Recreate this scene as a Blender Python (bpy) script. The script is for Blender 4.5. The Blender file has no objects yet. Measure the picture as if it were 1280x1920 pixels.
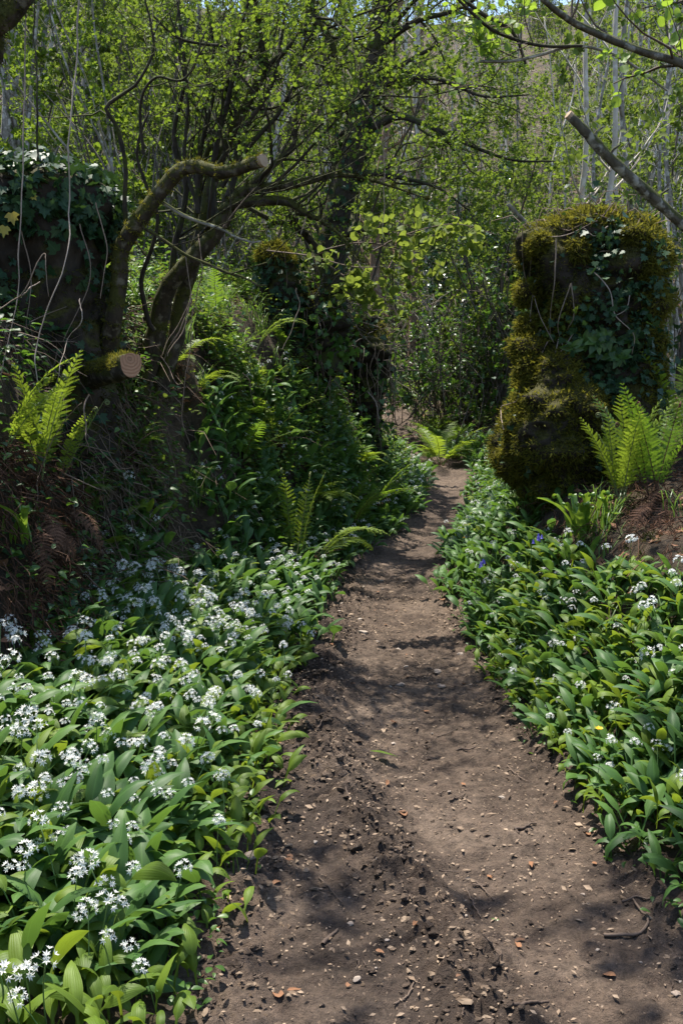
import bpy, math, random
import numpy as np
from mathutils import Vector, Matrix, Euler

rng = np.random.default_rng(11)
random.seed(11)
scene = bpy.context.scene
COL = scene.collection
RAD = math.radians

# ------------------------------------------------------------------ camera geometry
CAMZ, PITCH, FPX = 1.6, RAD(7.0), 1869.0
CP, SP = math.cos(PITCH), math.sin(PITCH)


def W(px, py, d):
    """world point seen at a place of the photograph, at depth d metres along the view axis"""
    x = (px - 640.0) / FPX * d
    u = (960.0 - py) / FPX * d
    return np.array([x, d * CP + u * SP, CAMZ - d * SP + u * CP])


# ------------------------------------------------------------------ noise
def _hash(ix, iy, iz, seed):
    h = (ix.astype(np.int64) * 73856093) ^ (iy.astype(np.int64) * 19349663) ^ (iz.astype(np.int64) * 83492791) ^ (seed * 2654435761)
    h = h & 0xFFFFFFFF
    h = ((h ^ (h >> 15)) * 2246822519) & 0xFFFFFFFF
    h = ((h ^ (h >> 13)) * 3266489917) & 0xFFFFFFFF
    h = h ^ (h >> 16)
    return h.astype(np.float64) / 4294967295.0


def vnoise(P, seed=0):
    P = np.asarray(P, float)
    f = np.floor(P)
    t = P - f
    t = t * t * (3 - 2 * t)
    i = f.astype(np.int64)
    out = 0
    for dx in (0, 1):
        for dy in (0, 1):
            for dz in (0, 1):
                w = (t[:, 0] if dx else 1 - t[:, 0]) * (t[:, 1] if dy else 1 - t[:, 1]) * (t[:, 2] if dz else 1 - t[:, 2])
                out = out + w * _hash(i[:, 0] + dx, i[:, 1] + dy, i[:, 2] + dz, seed)
    return out * 2 - 1


def fbm(P, scale, octaves=3, seed=0, gain=0.5):
    P = np.asarray(P, float)
    a, s, out, tot = 1.0, scale, 0.0, 0.0
    for o in range(octaves):
        out = out + a * vnoise(P * s + 17.3 * o, seed + o)
        tot += a
        a *= gain
        s *= 2.03
    return out / tot


def sstep(x):
    x = np.clip(x, 0, 1)
    return x * x * (3 - 2 * x)


def nrm(v):
    return v / np.maximum(np.linalg.norm(v, axis=-1, keepdims=True), 1e-9)


# ------------------------------------------------------------------ terrain height
_yk = np.array([-6, 0, 2.4, 3.0, 4.35, 5.5, 6.5, 8, 9.5, 11, 12.5, 14, 15, 16, 18, 20, 23, 27, 40, 200.0])
_lk = np.array([-.40, -.40, -.37, -.356, -.337, -.29, -.21, -.14, .26, .70, 1.0, 1.12, .98, .82, .72, .60, .35, .1, 0, 0])
_rk = np.array([1.1, 1.1, 1.06, 1.03, .89, .84, .82, .84, 1.04, 1.36, 1.70, 1.88, 1.62, 1.42, 1.34, 1.1, .8, .6, .5, .5])
_yt = np.linspace(-6, 200, 8241)


def _smooth(a, n=41):
    k = np.hanning(n + 2)[1:-1]
    k /= k.sum()
    p = np.concatenate([np.full(n // 2, a[0]), a, np.full(n // 2, a[-1])])
    return np.convolve(p, k, 'valid')


_lt = _smooth(np.interp(_yt, _yk, _lk))
_rt = _smooth(np.interp(_yt, _yk, _rk))


def wob(y, s):
    P = np.stack([y * 0, y, y * 0 + s], -1)
    return 0.045 * fbm(P, 1.7, 3, 90 + s) + 0.02 * fbm(P, 6, 2, 95 + s)


_lt = _lt + wob(_yt, 1)
_rt = _rt + wob(_yt, 2)


def Ledge(y):
    return np.interp(np.asarray(y, float), _yt, _lt)


def Redge(y):
    return np.interp(np.asarray(y, float), _yt, _rt)


def hpath(y):
    a = np.interp(y, [-6, 6.5, 8, 9.5, 11, 14, 17, 20, 24, 30, 100, 108, 140, 200],
                  [0, 0, .03, .1, .21, .48, .86, 1.28, 1.95, 3.9, 33.0, 35.2, 36.5, 36.5])
    return a


def hsm(y):
    return (hpath(y - .6) + 2 * hpath(y) + hpath(y + .6)) / 4


def H0(x, y):
    x = np.asarray(x, float)
    y = np.asarray(y, float)
    L, R = Ledge(y), Redge(y)
    z = hsm(y)
    # left side
    t = np.maximum(L - x, 0)
    vw = np.interp(y, [-6, 5.3, 6.3, 7.2, 8.5, 10, 14, 20], [1.0, .98, .8, .48, .18, .10, .3, .3])
    br = np.interp(y, [-6, 5.0, 5.8, 7.2, 8.5, 10, 12, 14, 20], [.42, .42, .5, .6, .72, .85, 1.2, 1.7, 2.4])
    bh = np.interp(y, [-6, 5.0, 8, 10, 14, 18, 24, 30], [1.45, 1.42, 2.05, 2.15, 1.75, 1.2, .6, .2])
    w = np.clip((t - vw) / br, 0, 1)
    z = z + np.interp(y, [2.2, 4.2, 6], [.25, .42, .50]) * np.minimum(t, vw) + bh * (0.35 * w + 0.65 * sstep(w))
    z = z + .30 * np.maximum(t - vw - br, 0) * np.exp(-np.maximum(t - vw - br, 0) / 60)
    # right side
    s = np.maximum(x - R, 0)
    rh = np.interp(y, [-6, 3, 5, 7, 9, 14, 20, 30], [.5, .60, .82, 1.05, .85, .7, .6, .2])
    rw = np.interp(y, [-6, 3, 5, 6, 7, 9, 14, 20], [.8, .75, .75, .62, .62, 1.0, 1.4, 2.0])
    z = z + rh * (.5 * np.clip(s / rw, 0, 1) + .5 * sstep(s / rw)) + .20 * np.maximum(s - rw, 0) * np.exp(-np.maximum(s - rw, 0) / 60)
    # side valley shoulders rise behind the banks
    off = np.maximum(np.maximum(t - 1.5, s - 1.5), 0)
    z = z + np.clip((y - 8) / 14, 0, 1) * 1.6 * sstep(off / 4)
    return z


def lumps(x, y, cell, seed):
    """domes packed like crumbs, with creases between them: 0..1"""
    gx, gy = x / cell, y / cell
    gx = gx + .35 * vnoise(np.stack([x / cell * .8, y / cell * .8, x * 0], -1), seed + 5)
    ix, iy = np.floor(gx).astype(np.int64), np.floor(gy).astype(np.int64)
    best = np.full(x.shape, 9.0)
    hh = np.zeros(x.shape)
    for dx in (-1, 0, 1):
        for dy in (-1, 0, 1):
            jx, jy = ix + dx, iy + dy
            z0 = jx * 0
            px_, py_ = jx + _hash(jx, jy, z0, seed), jy + _hash(jx, jy, z0 + 1, seed)
            d = (gx - px_) ** 2 + (gy - py_) ** 2
            m = d < best
            best = np.where(m, d, best)
            hh = np.where(m, .35 + .65 * _hash(jx, jy, z0 + 2, seed), hh)
    return hh * np.clip(1 - best * 1.15, 0, 1)


def churn(x, y):
    """where feet have churned the mud up: 0..1"""
    P = np.stack([x, y, x * 0], -1)
    xr = np.interp(y, [1.5, 2.2, 2.7, 3.3, 4.0, 4.8, 6.5, 9, 14], [.5, .42, .33, .14, -.02, -.16, 0, .2, 1.2])
    c = np.exp(-((x - xr + .10) / .26) ** 2) * np.interp(y, [0, 2, 5.2, 7, 9], [.7, 1, 1, .5, .3])
    return np.clip(c + .9 * fbm(P, 2.2, 3, 88), 0, 1)


def rough(x, y, fine=True):
    L, R = Ledge(y), Redge(y)
    P = np.stack([x, y, x * 0], -1)
    inside = sstep((x - L) / .15 + .5) * sstep((R - x) / .15 + .5)
    far = np.clip((y - 15) / 40, 0, 1)
    z = (1 - inside) * (.10 * fbm(P, .9, 3, 3) + .045 * fbm(P, 5, 3, 7)) + far * .9 * fbm(P, .09, 3, 5)
    # trodden path: soft hollows
    z = z + inside * (.022 * fbm(P, 1.6, 2, 13) - .03 * sstep(1 - np.abs((x - (L * .42 + R * .58)) / ((R - L) * .38))))
    if fine:
        # churned ridge of mud, left of the middle, and crumbling edges
        xr = np.interp(y, [1.5, 2.2, 2.7, 3.3, 4.0, 4.8, 6.5, 9, 14], [.5, .42, .33, .14, -.02, -.16, 0, .2, 1.2])
        ridge = np.exp(-((x - xr) / .13) ** 2) * np.interp(y, [0, 2, 5.2, 7, 9], [.6, 1, 1, .45, .3])
        edge = np.exp(-((x - L - .04) / .13) ** 2) * np.interp(y, [0, 3, 6, 10], [.35, .8, .9, .5]) + .6 * np.exp(-((x - R + .02) / .10) ** 2)
        rut = np.exp(-((x - xr - .24) / .12) ** 2) * np.interp(y, [0, 2, 4.2, 5], [.8, 1, .8, 0])
        clod = np.abs(fbm(P, 15, 3, 21, .6)) * 1.2
        clod2 = np.maximum(fbm(P, 8, 3, 33, .6), -.1)
        m = np.clip(ridge + edge, 0, 1)
        clod3 = np.abs(fbm(P, 27, 3, 25, .65))
        near = y < 9.5
        lm = np.zeros_like(x)
        if near.any():
            xx, yy = x[near], y[near]
            mm = m[near]
            pt = np.clip(.5 + 1.6 * vnoise(np.stack([xx * 2.6, yy * 2.6, xx * 0], -1), 77), .12, 1)
            lm[near] = (.062 * lumps(xx, yy, .085, 3) + .036 * lumps(xx, yy, .043, 4)) * mm + .020 * lumps(xx, yy, .022, 6) * np.clip(mm + .38 * pt * inside[near], 0, 1)
        z = z + lm + m * (.06 * clod2 + .03 * clod + .02 * clod3) - m * .02 - rut * .03
        z = z + inside * (.020 * fbm(P, 26, 3, 41, .75) + .020 * np.maximum(fbm(P, 11, 2, 45), 0.05) + .010 * np.maximum(fbm(P, 55, 2, 48), .1))
    return z


def H(x, y):
    x = np.atleast_1d(np.asarray(x, float))
    y = np.atleast_1d(np.asarray(y, float))
    return H0(x, y) + rough(x, y)


def Hs(x, y):
    return float(H(x, y)[0])


def Nrm(x, y, e=.06):
    x = np.atleast_1d(np.asarray(x, float))
    y = np.atleast_1d(np.asarray(y, float))
    gx = (H0(x + e, y) - H0(x - e, y)) / (2 * e)
    gy = (H0(x, y + e) - H0(x, y - e)) / (2 * e)
    return nrm(np.stack([-gx, -gy, np.ones_like(gx)], -1))


def G(px, py, dmin=1.5, dmax=140):
    """ground point seen at a place of the photograph"""
    d = np.concatenate([np.arange(dmin, 25, .03), np.arange(25, dmax, .3)])
    p = np.stack([W(px, py, q) for q in d])
    below = p[:, 2] < H(p[:, 0], p[:, 1])
    i = int(np.argmax(below)) if below.any() else len(d) - 1
    q = p[i]
    return np.array([q[0], q[1], Hs(q[0], q[1])])


# ------------------------------------------------------------------ mesh buffer
class Buf:
    def __init__(s):
        s.v, s.q, s.t, s.mq, s.mt, s.a, s.n = [], [], [], [], [], [], 0

    def add(s, V, q=None, t=None, lf=None, m=0):
        V = np.asarray(V, np.float32).reshape(-1, 3)
        s.v.append(V)
        if lf is None:
            lf = np.zeros((len(V), 3), np.float32)
        else:
            lf = np.broadcast_to(np.asarray(lf, np.float32), (len(V), 3))
        s.a.append(lf)
        if q is not None and len(q):
            q = np.asarray(q, np.int64).reshape(-1, 4) + s.n
            s.q.append(q)
            s.mq.append(np.full(len(q), m, np.int32))
        if t is not None and len(t):
            t = np.asarray(t, np.int64).reshape(-1, 3) + s.n
            s.t.append(t)
            s.mt.append(np.full(len(t), m, np.int32))
        s.n += len(V)

    def merge(s, o, M=None):
        off = s.n
        for V in o.v:
            s.v.append(V if M is None else (V @ M[:3, :3].T + M[:3, 3]).astype(np.float32))
        s.a += o.a
        s.q += [q + off for q in o.q]
        s.t += [t + off for t in o.t]
        s.mq += o.mq
        s.mt += o.mt
        s.n += o.n

    def mesh(s, name, mats, smooth=True):
        me = bpy.data.meshes.new(name)
        V = np.concatenate(s.v)
        q = np.concatenate(s.q) if s.q else np.zeros((0, 4), np.int64)
        t = np.concatenate(s.t) if s.t else np.zeros((0, 3), np.int64)
        me.vertices.add(len(V))
        me.vertices.foreach_set('co', V.ravel())
        loops = np.concatenate([q.ravel(), t.ravel()]).astype(np.int32)
        me.loops.add(len(loops))
        me.loops.foreach_set('vertex_index', loops)
        st = np.concatenate([np.arange(len(q)) * 4, len(q) * 4 + np.arange(len(t)) * 3]).astype(np.int32)
        me.polygons.add(len(st))
        me.polygons.foreach_set('loop_start', st)
        mi = np.concatenate([np.concatenate(s.mq) if s.mq else np.zeros(0, np.int32), np.concatenate(s.mt) if s.mt else np.zeros(0, np.int32)]).astype(np.int32)
        for m in mats:
            me.materials.append(m)
        me.polygons.foreach_set('material_index', mi)
        me.polygons.foreach_set('use_smooth', np.full(len(st), smooth))
        at = me.attributes.new('lf', 'FLOAT_VECTOR', 'POINT')
        at.data.foreach_set('vector', np.concatenate(s.a).astype(np.float32).ravel())
        me.update(calc_edges=True)
        return me


def put(name, me, parent=None, loc=None):
    o = bpy.data.objects.new(name, me)
    COL.objects.link(o)
    if parent is not None:
        o.parent = parent
    if loc is not None:
        o.location = loc
    return o


def tag(o, label=None, cat=None, group=None, kind=None):
    if label:
        o['label'] = label
    if cat:
        o['category'] = cat
    if group:
        o['group'] = group
    if kind:
        o['kind'] = kind
    return o


def thing(name, label, cat, loc=(0, 0, 0), group=None, rot=(0, 0, 0), scale=1.0):
    o = put(name, None, None, loc)
    o.rotation_euler = rot
    o.scale = (scale,) * 3
    return tag(o, label, cat, group)


def copy_thing(src, label, group=None):
    c = src.copy()
    COL.objects.link(c)
    c['label'] = label
    if group:
        c['group'] = group
    for ch in list(src.children):
        d = ch.copy()
        COL.objects.link(d)
        d.parent = c
        for g in list(ch.children):
            e = g.copy()
            COL.objects.link(e)
            e.parent = d
    return c


# ------------------------------------------------------------------ curves, tubes, leaves
def spline(pts, n=24):
    P = np.asarray(pts, float)
    if len(P) == 2:
        u = np.linspace(0, 1, n)[:, None]
        return P[0] * (1 - u) + P[1] * u
    Q = np.concatenate([[2 * P[0] - P[1]], P, [2 * P[-1] - P[-2]]])
    seg = np.linspace(0, len(P) - 1 - 1e-6, n)
    out = []
    for s in seg:
        i = int(s)
        u = s - i
        a, b, c, d = Q[i], Q[i + 1], Q[i + 2], Q[i + 3]
        out.append(.5 * ((2 * b) + (-a + c) * u + (2 * a - 5 * b + 4 * c - d) * u * u + (-a + 3 * b - 3 * c + d) * u ** 3))
    return np.array(out)


def tubes(buf, P, R, n=5, m=0, rough_=0.0, rnd=None, cap=True):
    """P (N,K,3) centre lines, R (N,K) radii"""
    P = np.asarray(P, float)
    R = np.asarray(R, float)
    if P.ndim == 2:
        P, R = P[None], np.asarray(R, float)[None]
    N, K, _ = P.shape
    T = nrm(np.gradient(P, axis=1))
    ref = rng.normal(size=(N, 3))
    t0 = T[:, 0]
    u = nrm(ref - (ref * t0).sum(-1, keepdims=True) * t0)
    ang = np.arange(n) * 2 * math.pi / n
    ca, sa = np.cos(ang), np.sin(ang)
    rings = np.zeros((N, K, n, 3))
    nr = np.zeros((N, K, n, 3))
    for k in range(K):
        t = T[:, k]
        u = nrm(u - (u * t).sum(-1, keepdims=True) * t)
        b = np.cross(t, u)
        off = u[:, None] * ca[None, :, None] + b[:, None] * sa[None, :, None]
        nr[:, k] = off
        rr = R[:, k, None, None]
        if rough_:
            rr = rr * (1 + rough_ * rng.normal(size=(N, n, 1)).clip(-1.6, 1.6))
        rings[:, k] = P[:, k, None] + off * rr
    idx = np.arange(N * K * n).reshape(N, K, n)
    a = idx[:, :-1]
    b_ = idx[:, 1:]
    q = np.stack([a, np.roll(a, -1, 2), np.roll(b_, -1, 2), b_], -1).reshape(-1, 4)
    lf = np.zeros((N, K, n, 3), np.float32)
    lf[..., 0] = (np.arange(K) / max(K - 1, 1))[None, :, None]
    lf[..., 1] = (np.arange(n) / n)[None, None, :]
    lf[..., 2] = (rng.random(N) if rnd is None else np.full(N, rnd))[:, None, None]
    V = rings.reshape(-1, 3)
    if cap:
        cen = P[:, -1] + T[:, -1] * R[:, -1, None] * .4
        ci = N * K * n + np.arange(N)
        e = idx[:, -1]
        t = np.stack([e, np.roll(e, -1, 1), np.broadcast_to(ci[:, None], e.shape)], -1).reshape(-1, 3)
        lc = np.zeros((N, 3), np.float32)
        lc[:, 0] = 1
        lc[:, 2] = lf[:, 0, 0, 2]
        buf.add(np.concatenate([V, cen]), q, t, np.concatenate([lf.reshape(-1, 3), lc]), m)
    else:
        buf.add(V, q, None, lf.reshape(-1, 3), m)
    return rings.reshape(-1, 3), nr.reshape(-1, 3)


def grow(P, R, per, length, ang=(30, 65), rr=.5, K=6, wander=.22, up=.12, tmin=.2, rmin=.0015, tip=.35, lenfall=.6, keep=None):
    """children of a set of branches"""
    N, K0, _ = P.shape
    par = np.repeat(np.arange(N), per)
    M = len(par)
    t = tmin + (1 - tmin) * rng.random(M)
    s = t * (K0 - 1)
    i = np.clip(s.astype(int), 0, K0 - 2)
    f = (s - i)[:, None]
    p0 = P[par, i] * (1 - f) + P[par, i + 1] * f
    tg = nrm(P[par, i + 1] - P[par, i])
    r0 = (R[par, i] * (1 - f[:, 0]) + R[par, i + 1] * f[:, 0])
    per_ = rng.normal(size=(M, 3))
    per_ = nrm(per_ - (per_ * tg).sum(-1, keepdims=True) * tg)
    a = np.radians(rng.uniform(ang[0], ang[1], M))[:, None]
    d = nrm(np.cos(a) * tg + np.sin(a) * per_)
    L = length * rng.uniform(.5, 1.25, M) * (1 - lenfall * (t - tmin) / (1 - tmin + 1e-6) * .8)
    out = np.zeros((M, K, 3))
    out[:, 0] = p0
    for k in range(1, K):
        d = nrm(d + wander * rng.normal(size=(M, 3)) + np.array([0, 0, up]))
        out[:, k] = out[:, k - 1] + d * (L / (K - 1))[:, None]
    r = np.maximum(np.minimum(r0 * rr, r0 * .9), rmin)
    Rr = r[:, None] * np.linspace(1, tip, K)[None]
    Rr = np.maximum(Rr, rmin * .6)
    if keep is not None:
        k_ = keep(out)
        out, Rr = out[k_], Rr[k_]
    return out, Rr


def leaves(buf, tpl, pos, d, up, scale, m=0, rnd=None):
    """copies of a flat template (V, quads, tris, uv) along d, facing up"""
    V, q, t, uv = tpl
    N = len(pos)
    if N == 0:
        return
    d = nrm(d)
    b = nrm(np.cross(d, up))
    nn = np.cross(b, d)
    sc = np.broadcast_to(np.asarray(scale, float), (N,))[:, None, None]
    X = pos[:, None] + sc * (V[None, :, 0:1] * b[:, None] + V[None, :, 1:2] * d[:, None] + V[None, :, 2:3] * nn[:, None])
    k = len(V)
    off = (np.arange(N) * k)[:, None, None]
    lf = np.zeros((N, k, 3), np.float32)
    lf[..., :2] = uv[None]
    lf[..., 2] = (rng.random(N) if rnd is None else rnd)[:, None]
    buf.add(X.reshape(-1, 3), None if q is None else (q[None] + off).reshape(-1, 4), None if t is None else (t[None] + off).reshape(-1, 3), lf.reshape(-1, 3), m)


def tpl_simple(w=.38, fold=.1):
    V = np.array([[0, 0, 0], [w, .5, fold], [0, 1, -.05], [-w, .5, fold]])
    return V, None, np.array([[0, 1, 2], [0, 2, 3]]), np.array([[0, 0], [.5, 1], [1, 0], [.5, -1]], float)


def tpl_lobed():
    # small hawthorn leaf with three lobes
    V = np.array([[0, 0, 0], [.18, .3, .04], [.46, .42, .1], [.26, .62, .05], [.33, .82, .06], [0, 1, -.04], [-.33, .82, .06], [-.26, .62, .05], [-.46, .42, .1], [-.18, .3, .04], [0, .5, -.02]])
    t = np.array([[10, i, (i + 1) % 10] for i in range(10)])
    return V, None, t, np.stack([V[:, 1], V[:, 0] * 2], -1)


def tpl_round(n=10, w=.46):
    a = np.linspace(0, 2 * math.pi, n, endpoint=False) - math.pi / 2
    r = 1 + .06 * np.cos(a * 5)
    V = np.stack([w * np.cos(a) * r, .5 + .5 * np.sin(a), .12 * np.abs(np.cos(a)) + .03 * np.sin(3 * a)], -1)
    V = np.concatenate([V, [[0, .5, -.01]]])
    V[n // 2, 1] = 1.1
    t = np.array([[n, i, (i + 1) % n] for i in range(n)])
    return V, None, t, np.stack([V[:, 1], V[:, 0] * 2], -1)


def tpl_ivy():
    pts = np.array([[0, 0], [.22, -.12], [.42, .02], [.62, .22], [.34, .34], [.44, .62], [.18, .6], [0, 1.0], [-.18, .6], [-.44, .62], [-.34, .34], [-.62, .22], [-.42, .02], [-.22, -.12], [0, .3]])
    z = .1 * np.abs(pts[:, 0])
    V = np.concatenate([pts, z[:, None]], 1)
    t = np.array([[14, i, (i + 1) % 14] for i in range(14)])
    return V, None, t, np.stack([V[:, 1], V[:, 0] * 1.6], -1)


def tpl_ovate(nl=4, w=.3, droop=.25, fold=.12):
    ys = np.linspace(0, 1, nl + 1)
    V, uv = [], []
    for y in ys:
        ww = w * math.sin(math.pi * min(1, (y * .93 + .035) ** .75)) ** .9
        z = -droop * y * y
        for s in (-1, 0, 1):
            V.append([s * ww, y, z + abs(s) * fold * ww / w])
            uv.append([y, s])
    q = []
    for i in range(nl):
        for j in (0, 1):
            a = i * 3 + j
            q.append([a, a + 1, a + 4, a + 3])
    return np.array(V), np.array(q), None, np.array(uv, float)


T_SIMPLE, T_LOBED, T_ROUND, T_IVY, T_OVATE = tpl_simple(), tpl_lobed(), tpl_round(), tpl_ivy(), tpl_ovate()
T_BLADE = (np.array([[-.16, 0, 0], [.16, 0, 0], [0, 1, 0]]), None, np.array([[0, 1, 2]]), np.array([[0, -1], [0, 1], [1, 0]], float))


def twig_leaves(buf, P, per, size, m, tpl=T_SIMPLE, cluster=4, tmin=.15, upw=.7, jit=.012, spread=.9):
    """clusters of leaves along twigs P (N,K,3)"""
    N, K, _ = P.shape
    par = np.repeat(np.arange(N), per)
    s = (tmin + (1 - tmin) * rng.random(len(par))) * (K - 1)
    i = np.clip(s.astype(int), 0, K - 2)
    f = (s - i)[:, None]
    p = P[par, i] * (1 - f) + P[par, i + 1] * f
    tg = nrm(P[par, i + 1] - P[par, i])
    p = np.repeat(p, cluster, 0)
    tg = np.repeat(tg, cluster, 0)
    M = len(p)
    d = nrm(tg * .5 + spread * rng.normal(size=(M, 3)) + np.array([0, 0, .15]))
    up = nrm(np.array([0, 0, upw]) + .6 * rng.normal(size=(M, 3)))
    p = p + jit * rng.normal(size=(M, 3))
    leaves(buf, tpl, p, d, up, size * rng.uniform(.6, 1.25, M), m)


def tufts(buf, pos, nr, n, length, m=0, upb=.25, droop=0.0):
    """short moss blades standing on a surface"""
    i = rng.integers(0, len(pos), n)
    p = pos[i] + rng.normal(size=(n, 3)) * length * .5
    d = nrm(nr[i] + .65 * rng.normal(size=(n, 3)) + np.array([0, 0, upb - droop]))
    up = nrm(rng.normal(size=(n, 3)))
    leaves(buf, T_BLADE, p, d, up, length * rng.uniform(.5, 1.4, n), m)
# ------------------------------------------------------------------ materials
class NT:
    def __init__(s, name):
        s.m = bpy.data.materials.new(name)
        s.m.use_nodes = True
        s.t = s.m.node_tree
        s.t.nodes.clear()
        s.out = s.t.nodes.new('ShaderNodeOutputMaterial')

    def n(s, typ, **kw):
        x = s.t.nodes.new(typ)
        for k, v in kw.items():
            if k.startswith('i_'):
                x.inputs[k[2:].replace('_', ' ')].default_value = v
            else:
                setattr(x, k, v)
        return x

    def l(s, a, b):
        s.t.links.new(a, b)

    def math(s, op, a, b=None, clamp=False):
        x = s.n('ShaderNodeMath', operation=op, use_clamp=clamp)
        for k, v in enumerate((a, b)):
            if v is None:
                continue
            if isinstance(v, (int, float)):
                x.inputs[k].default_value = v
            else:
                s.l(v, x.inputs[k])
        return x.outputs[0]

    def mix(s, f, a, b, blend='MIX'):
        x = s.n('ShaderNodeMix', data_type='RGBA', blend_type=blend)
        for k, v in ((0, f), (6, a), (7, b)):
            if isinstance(v, (int, float)):
                x.inputs[k].default_value = v
            elif isinstance(v, tuple):
                x.inputs[k].default_value = (*v, 1)
            else:
                s.l(v, x.inputs[k])
        return x.outputs[2]

    def noise(s, vec, scale, detail=4, rough=.55, dist=0.0):
        x = s.n('ShaderNodeTexNoise')
        x.inputs['Scale'].default_value = scale
        x.inputs['Detail'].default_value = detail
        x.inputs['Roughness'].default_value = rough
        x.inputs['Distortion'].default_value = dist
        if vec is not None:
            s.l(vec, x.inputs['Vector'])
        return x.outputs['Fac']

    def ramp(s, f, stops):
        x = s.n('ShaderNodeValToRGB')
        e = x.color_ramp.elements
        while len(e) < len(stops):
            e.new(.5)
        for k, (p, c) in enumerate(stops):
            e[k].position = p
            e[k].color = (*c, 1) if isinstance(c, tuple) else (c, c, c, 1)
        s.l(f, x.inputs[0])
        return x.outputs[0]

    def rng_(s, f, a, b, c=0.0, d=1.0):
        x = s.n('ShaderNodeMapRange')
        for k, v in enumerate((a, b, c, d)):
            x.inputs[k + 1].default_value = v
        s.l(f, x.inputs[0])
        return x.outputs[0]

    def pos(s):
        return s.n('ShaderNodeTexCoord').outputs['Object']

    def attr(s):
        a = s.n('ShaderNodeAttribute', attribute_name='lf')
        x = s.n('ShaderNodeSeparateXYZ')
        s.l(a.outputs['Vector'], x.inputs[0])
        return x.outputs

    def bump(s, h, strength, dist):
        x = s.n('ShaderNodeBump')
        x.inputs['Strength'].default_value = strength
        x.inputs['Distance'].default_value = dist
        s.l(h, x.inputs['Height'])
        return x.outputs[0]

    def bsdf(s, col, rough=.6, spec=.4, normal=None):
        p = s.n('ShaderNodeBsdfPrincipled')
        for k, v in (('Base Color', col), ('Roughness', rough)):
            if isinstance(v, tuple):
                p.inputs[k].default_value = (*v, 1)
            elif isinstance(v, (int, float)):
                p.inputs[k].default_value = v
            else:
                s.l(v, p.inputs[k])
        p.inputs['Specular IOR Level'].default_value = spec
        if normal is not None:
            s.l(normal, p.inputs['Normal'])
        return p.outputs[0]

    def done(s, sh):
        s.l(sh, s.out.inputs['Surface'])
        return s.m


def leaf_mat(name, cols, tcol, trans=.35, rough=.45, spec=.4, vein=None, mid=.0, spots=None):
    t = NT(name)
    u, v, r = t.attr()
    oi = t.n('ShaderNodeObjectInfo')
    rr = t.math('FRACT', t.math('ADD', r, t.math('MULTIPLY', oi.outputs['Random'], 3.7)))
    k = len(cols) - 1
    c = t.ramp(rr, [(i / k, cols[i]) for i in range(k + 1)])
    c = t.mix(t.rng_(t.noise(t.pos(), 9, 2), .35, .7, 0, .35), c, tuple(x * .72 for x in cols[0]))
    nor = None
    if vein:
        w = t.math('SINE', t.math('MULTIPLY', v, vein))
        c = t.mix(t.math('MULTIPLY', t.rng_(w, .3, 1, 0, 1), .05), c, tuple(min(1, x * 1.9) for x in cols[-1]))
        nor = t.bump(w, .16, .0015)
    if mid:
        mm = t.rng_(t.math('ABSOLUTE', v), 0.0, .1, 1, 0)
        c = t.mix(t.math('MULTIPLY', mm, mid), c, tuple(min(1, x * 2.2) for x in cols[-1]))
    if spots:
        c = t.mix(t.rng_(t.noise(t.pos(), 60, 3), .66, .74), c, spots)
    p = t.bsdf(c, rough, spec, nor)
    tr = t.n('ShaderNodeBsdfTranslucent')
    t.l(t.mix(.55, c, tcol), tr.inputs[0])
    mx = t.n('ShaderNodeMixShader')
    mx.inputs[0].default_value = trans
    t.l(p, mx.inputs[1])
    t.l(tr.outputs[0], mx.inputs[2])
    return t.done(mx.outputs[0])


def flat_mat(name, col, col2=None, rough=.7, spec=.3, scale=40, trans=0):
    t = NT(name)
    u, v, r = t.attr()
    oi = t.n('ShaderNodeObjectInfo')
    rr = t.math('FRACT', t.math('ADD', r, t.math('MULTIPLY', oi.outputs['Random'], 3.7)))
    c2 = col2 or tuple(x * .6 for x in col)
    f = t.math('ADD', t.math('MULTIPLY', rr, .5), t.math('MULTIPLY', t.noise(t.pos(), scale, 4), .6))
    c = t.mix(t.rng_(f, .25, .85), col, c2)
    p = t.bsdf(c, rough, spec, t.bump(t.noise(t.pos(), scale * 3, 3), .5, .004))
    if trans:
        tr = t.n('ShaderNodeBsdfTranslucent')
        t.l(c, tr.inputs[0])
        mx = t.n('ShaderNodeMixShader')
        mx.inputs[0].default_value = trans
        t.l(p, mx.inputs[1])
        t.l(tr.outputs[0], mx.inputs[2])
        p = mx.outputs[0]
    return t.done(p)


def bark_mat(name, a, b, lichen=None, moss=None, scale=18, moss_amt=.5, stretch=.25):
    t = NT(name)
    co = t.pos()
    mp = t.n('ShaderNodeMapping')
    mp.inputs['Scale'].default_value = (1, 1, stretch)
    t.l(co, mp.inputs[0])
    n1 = t.noise(mp.outputs[0], scale, 6, .6, .4)
    n2 = t.noise(mp.outputs[0], scale * 4, 4, .6)
    c = t.ramp(n1, [(.3, a), (.68, b)])
    if lichen:
        c = t.mix(t.rng_(t.noise(co, scale * .9, 4), .52, .62, 0, .85), c, lichen)
    h = t.math('ADD', n1, t.math('MULTIPLY', n2, .4))
    if moss:
        g = t.n('ShaderNodeNewGeometry')
        x = t.n('ShaderNodeSeparateXYZ')
        t.l(g.outputs['Normal'], x.inputs[0])
        f = t.math('ADD', t.math('MULTIPLY', x.outputs[2], .35), t.noise(co, scale * .4, 4))
        f = t.rng_(f, .62 - .4 * moss_amt, .72 - .4 * moss_amt)
        mc = t.ramp(t.noise(co, scale * 5, 3), [(.3, tuple(q * .45 for q in moss)), (.7, moss)])
        c = t.mix(f, c, mc)
    return t.done(t.bsdf(c, .85, .2, t.bump(h, .9, .012)))


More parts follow.
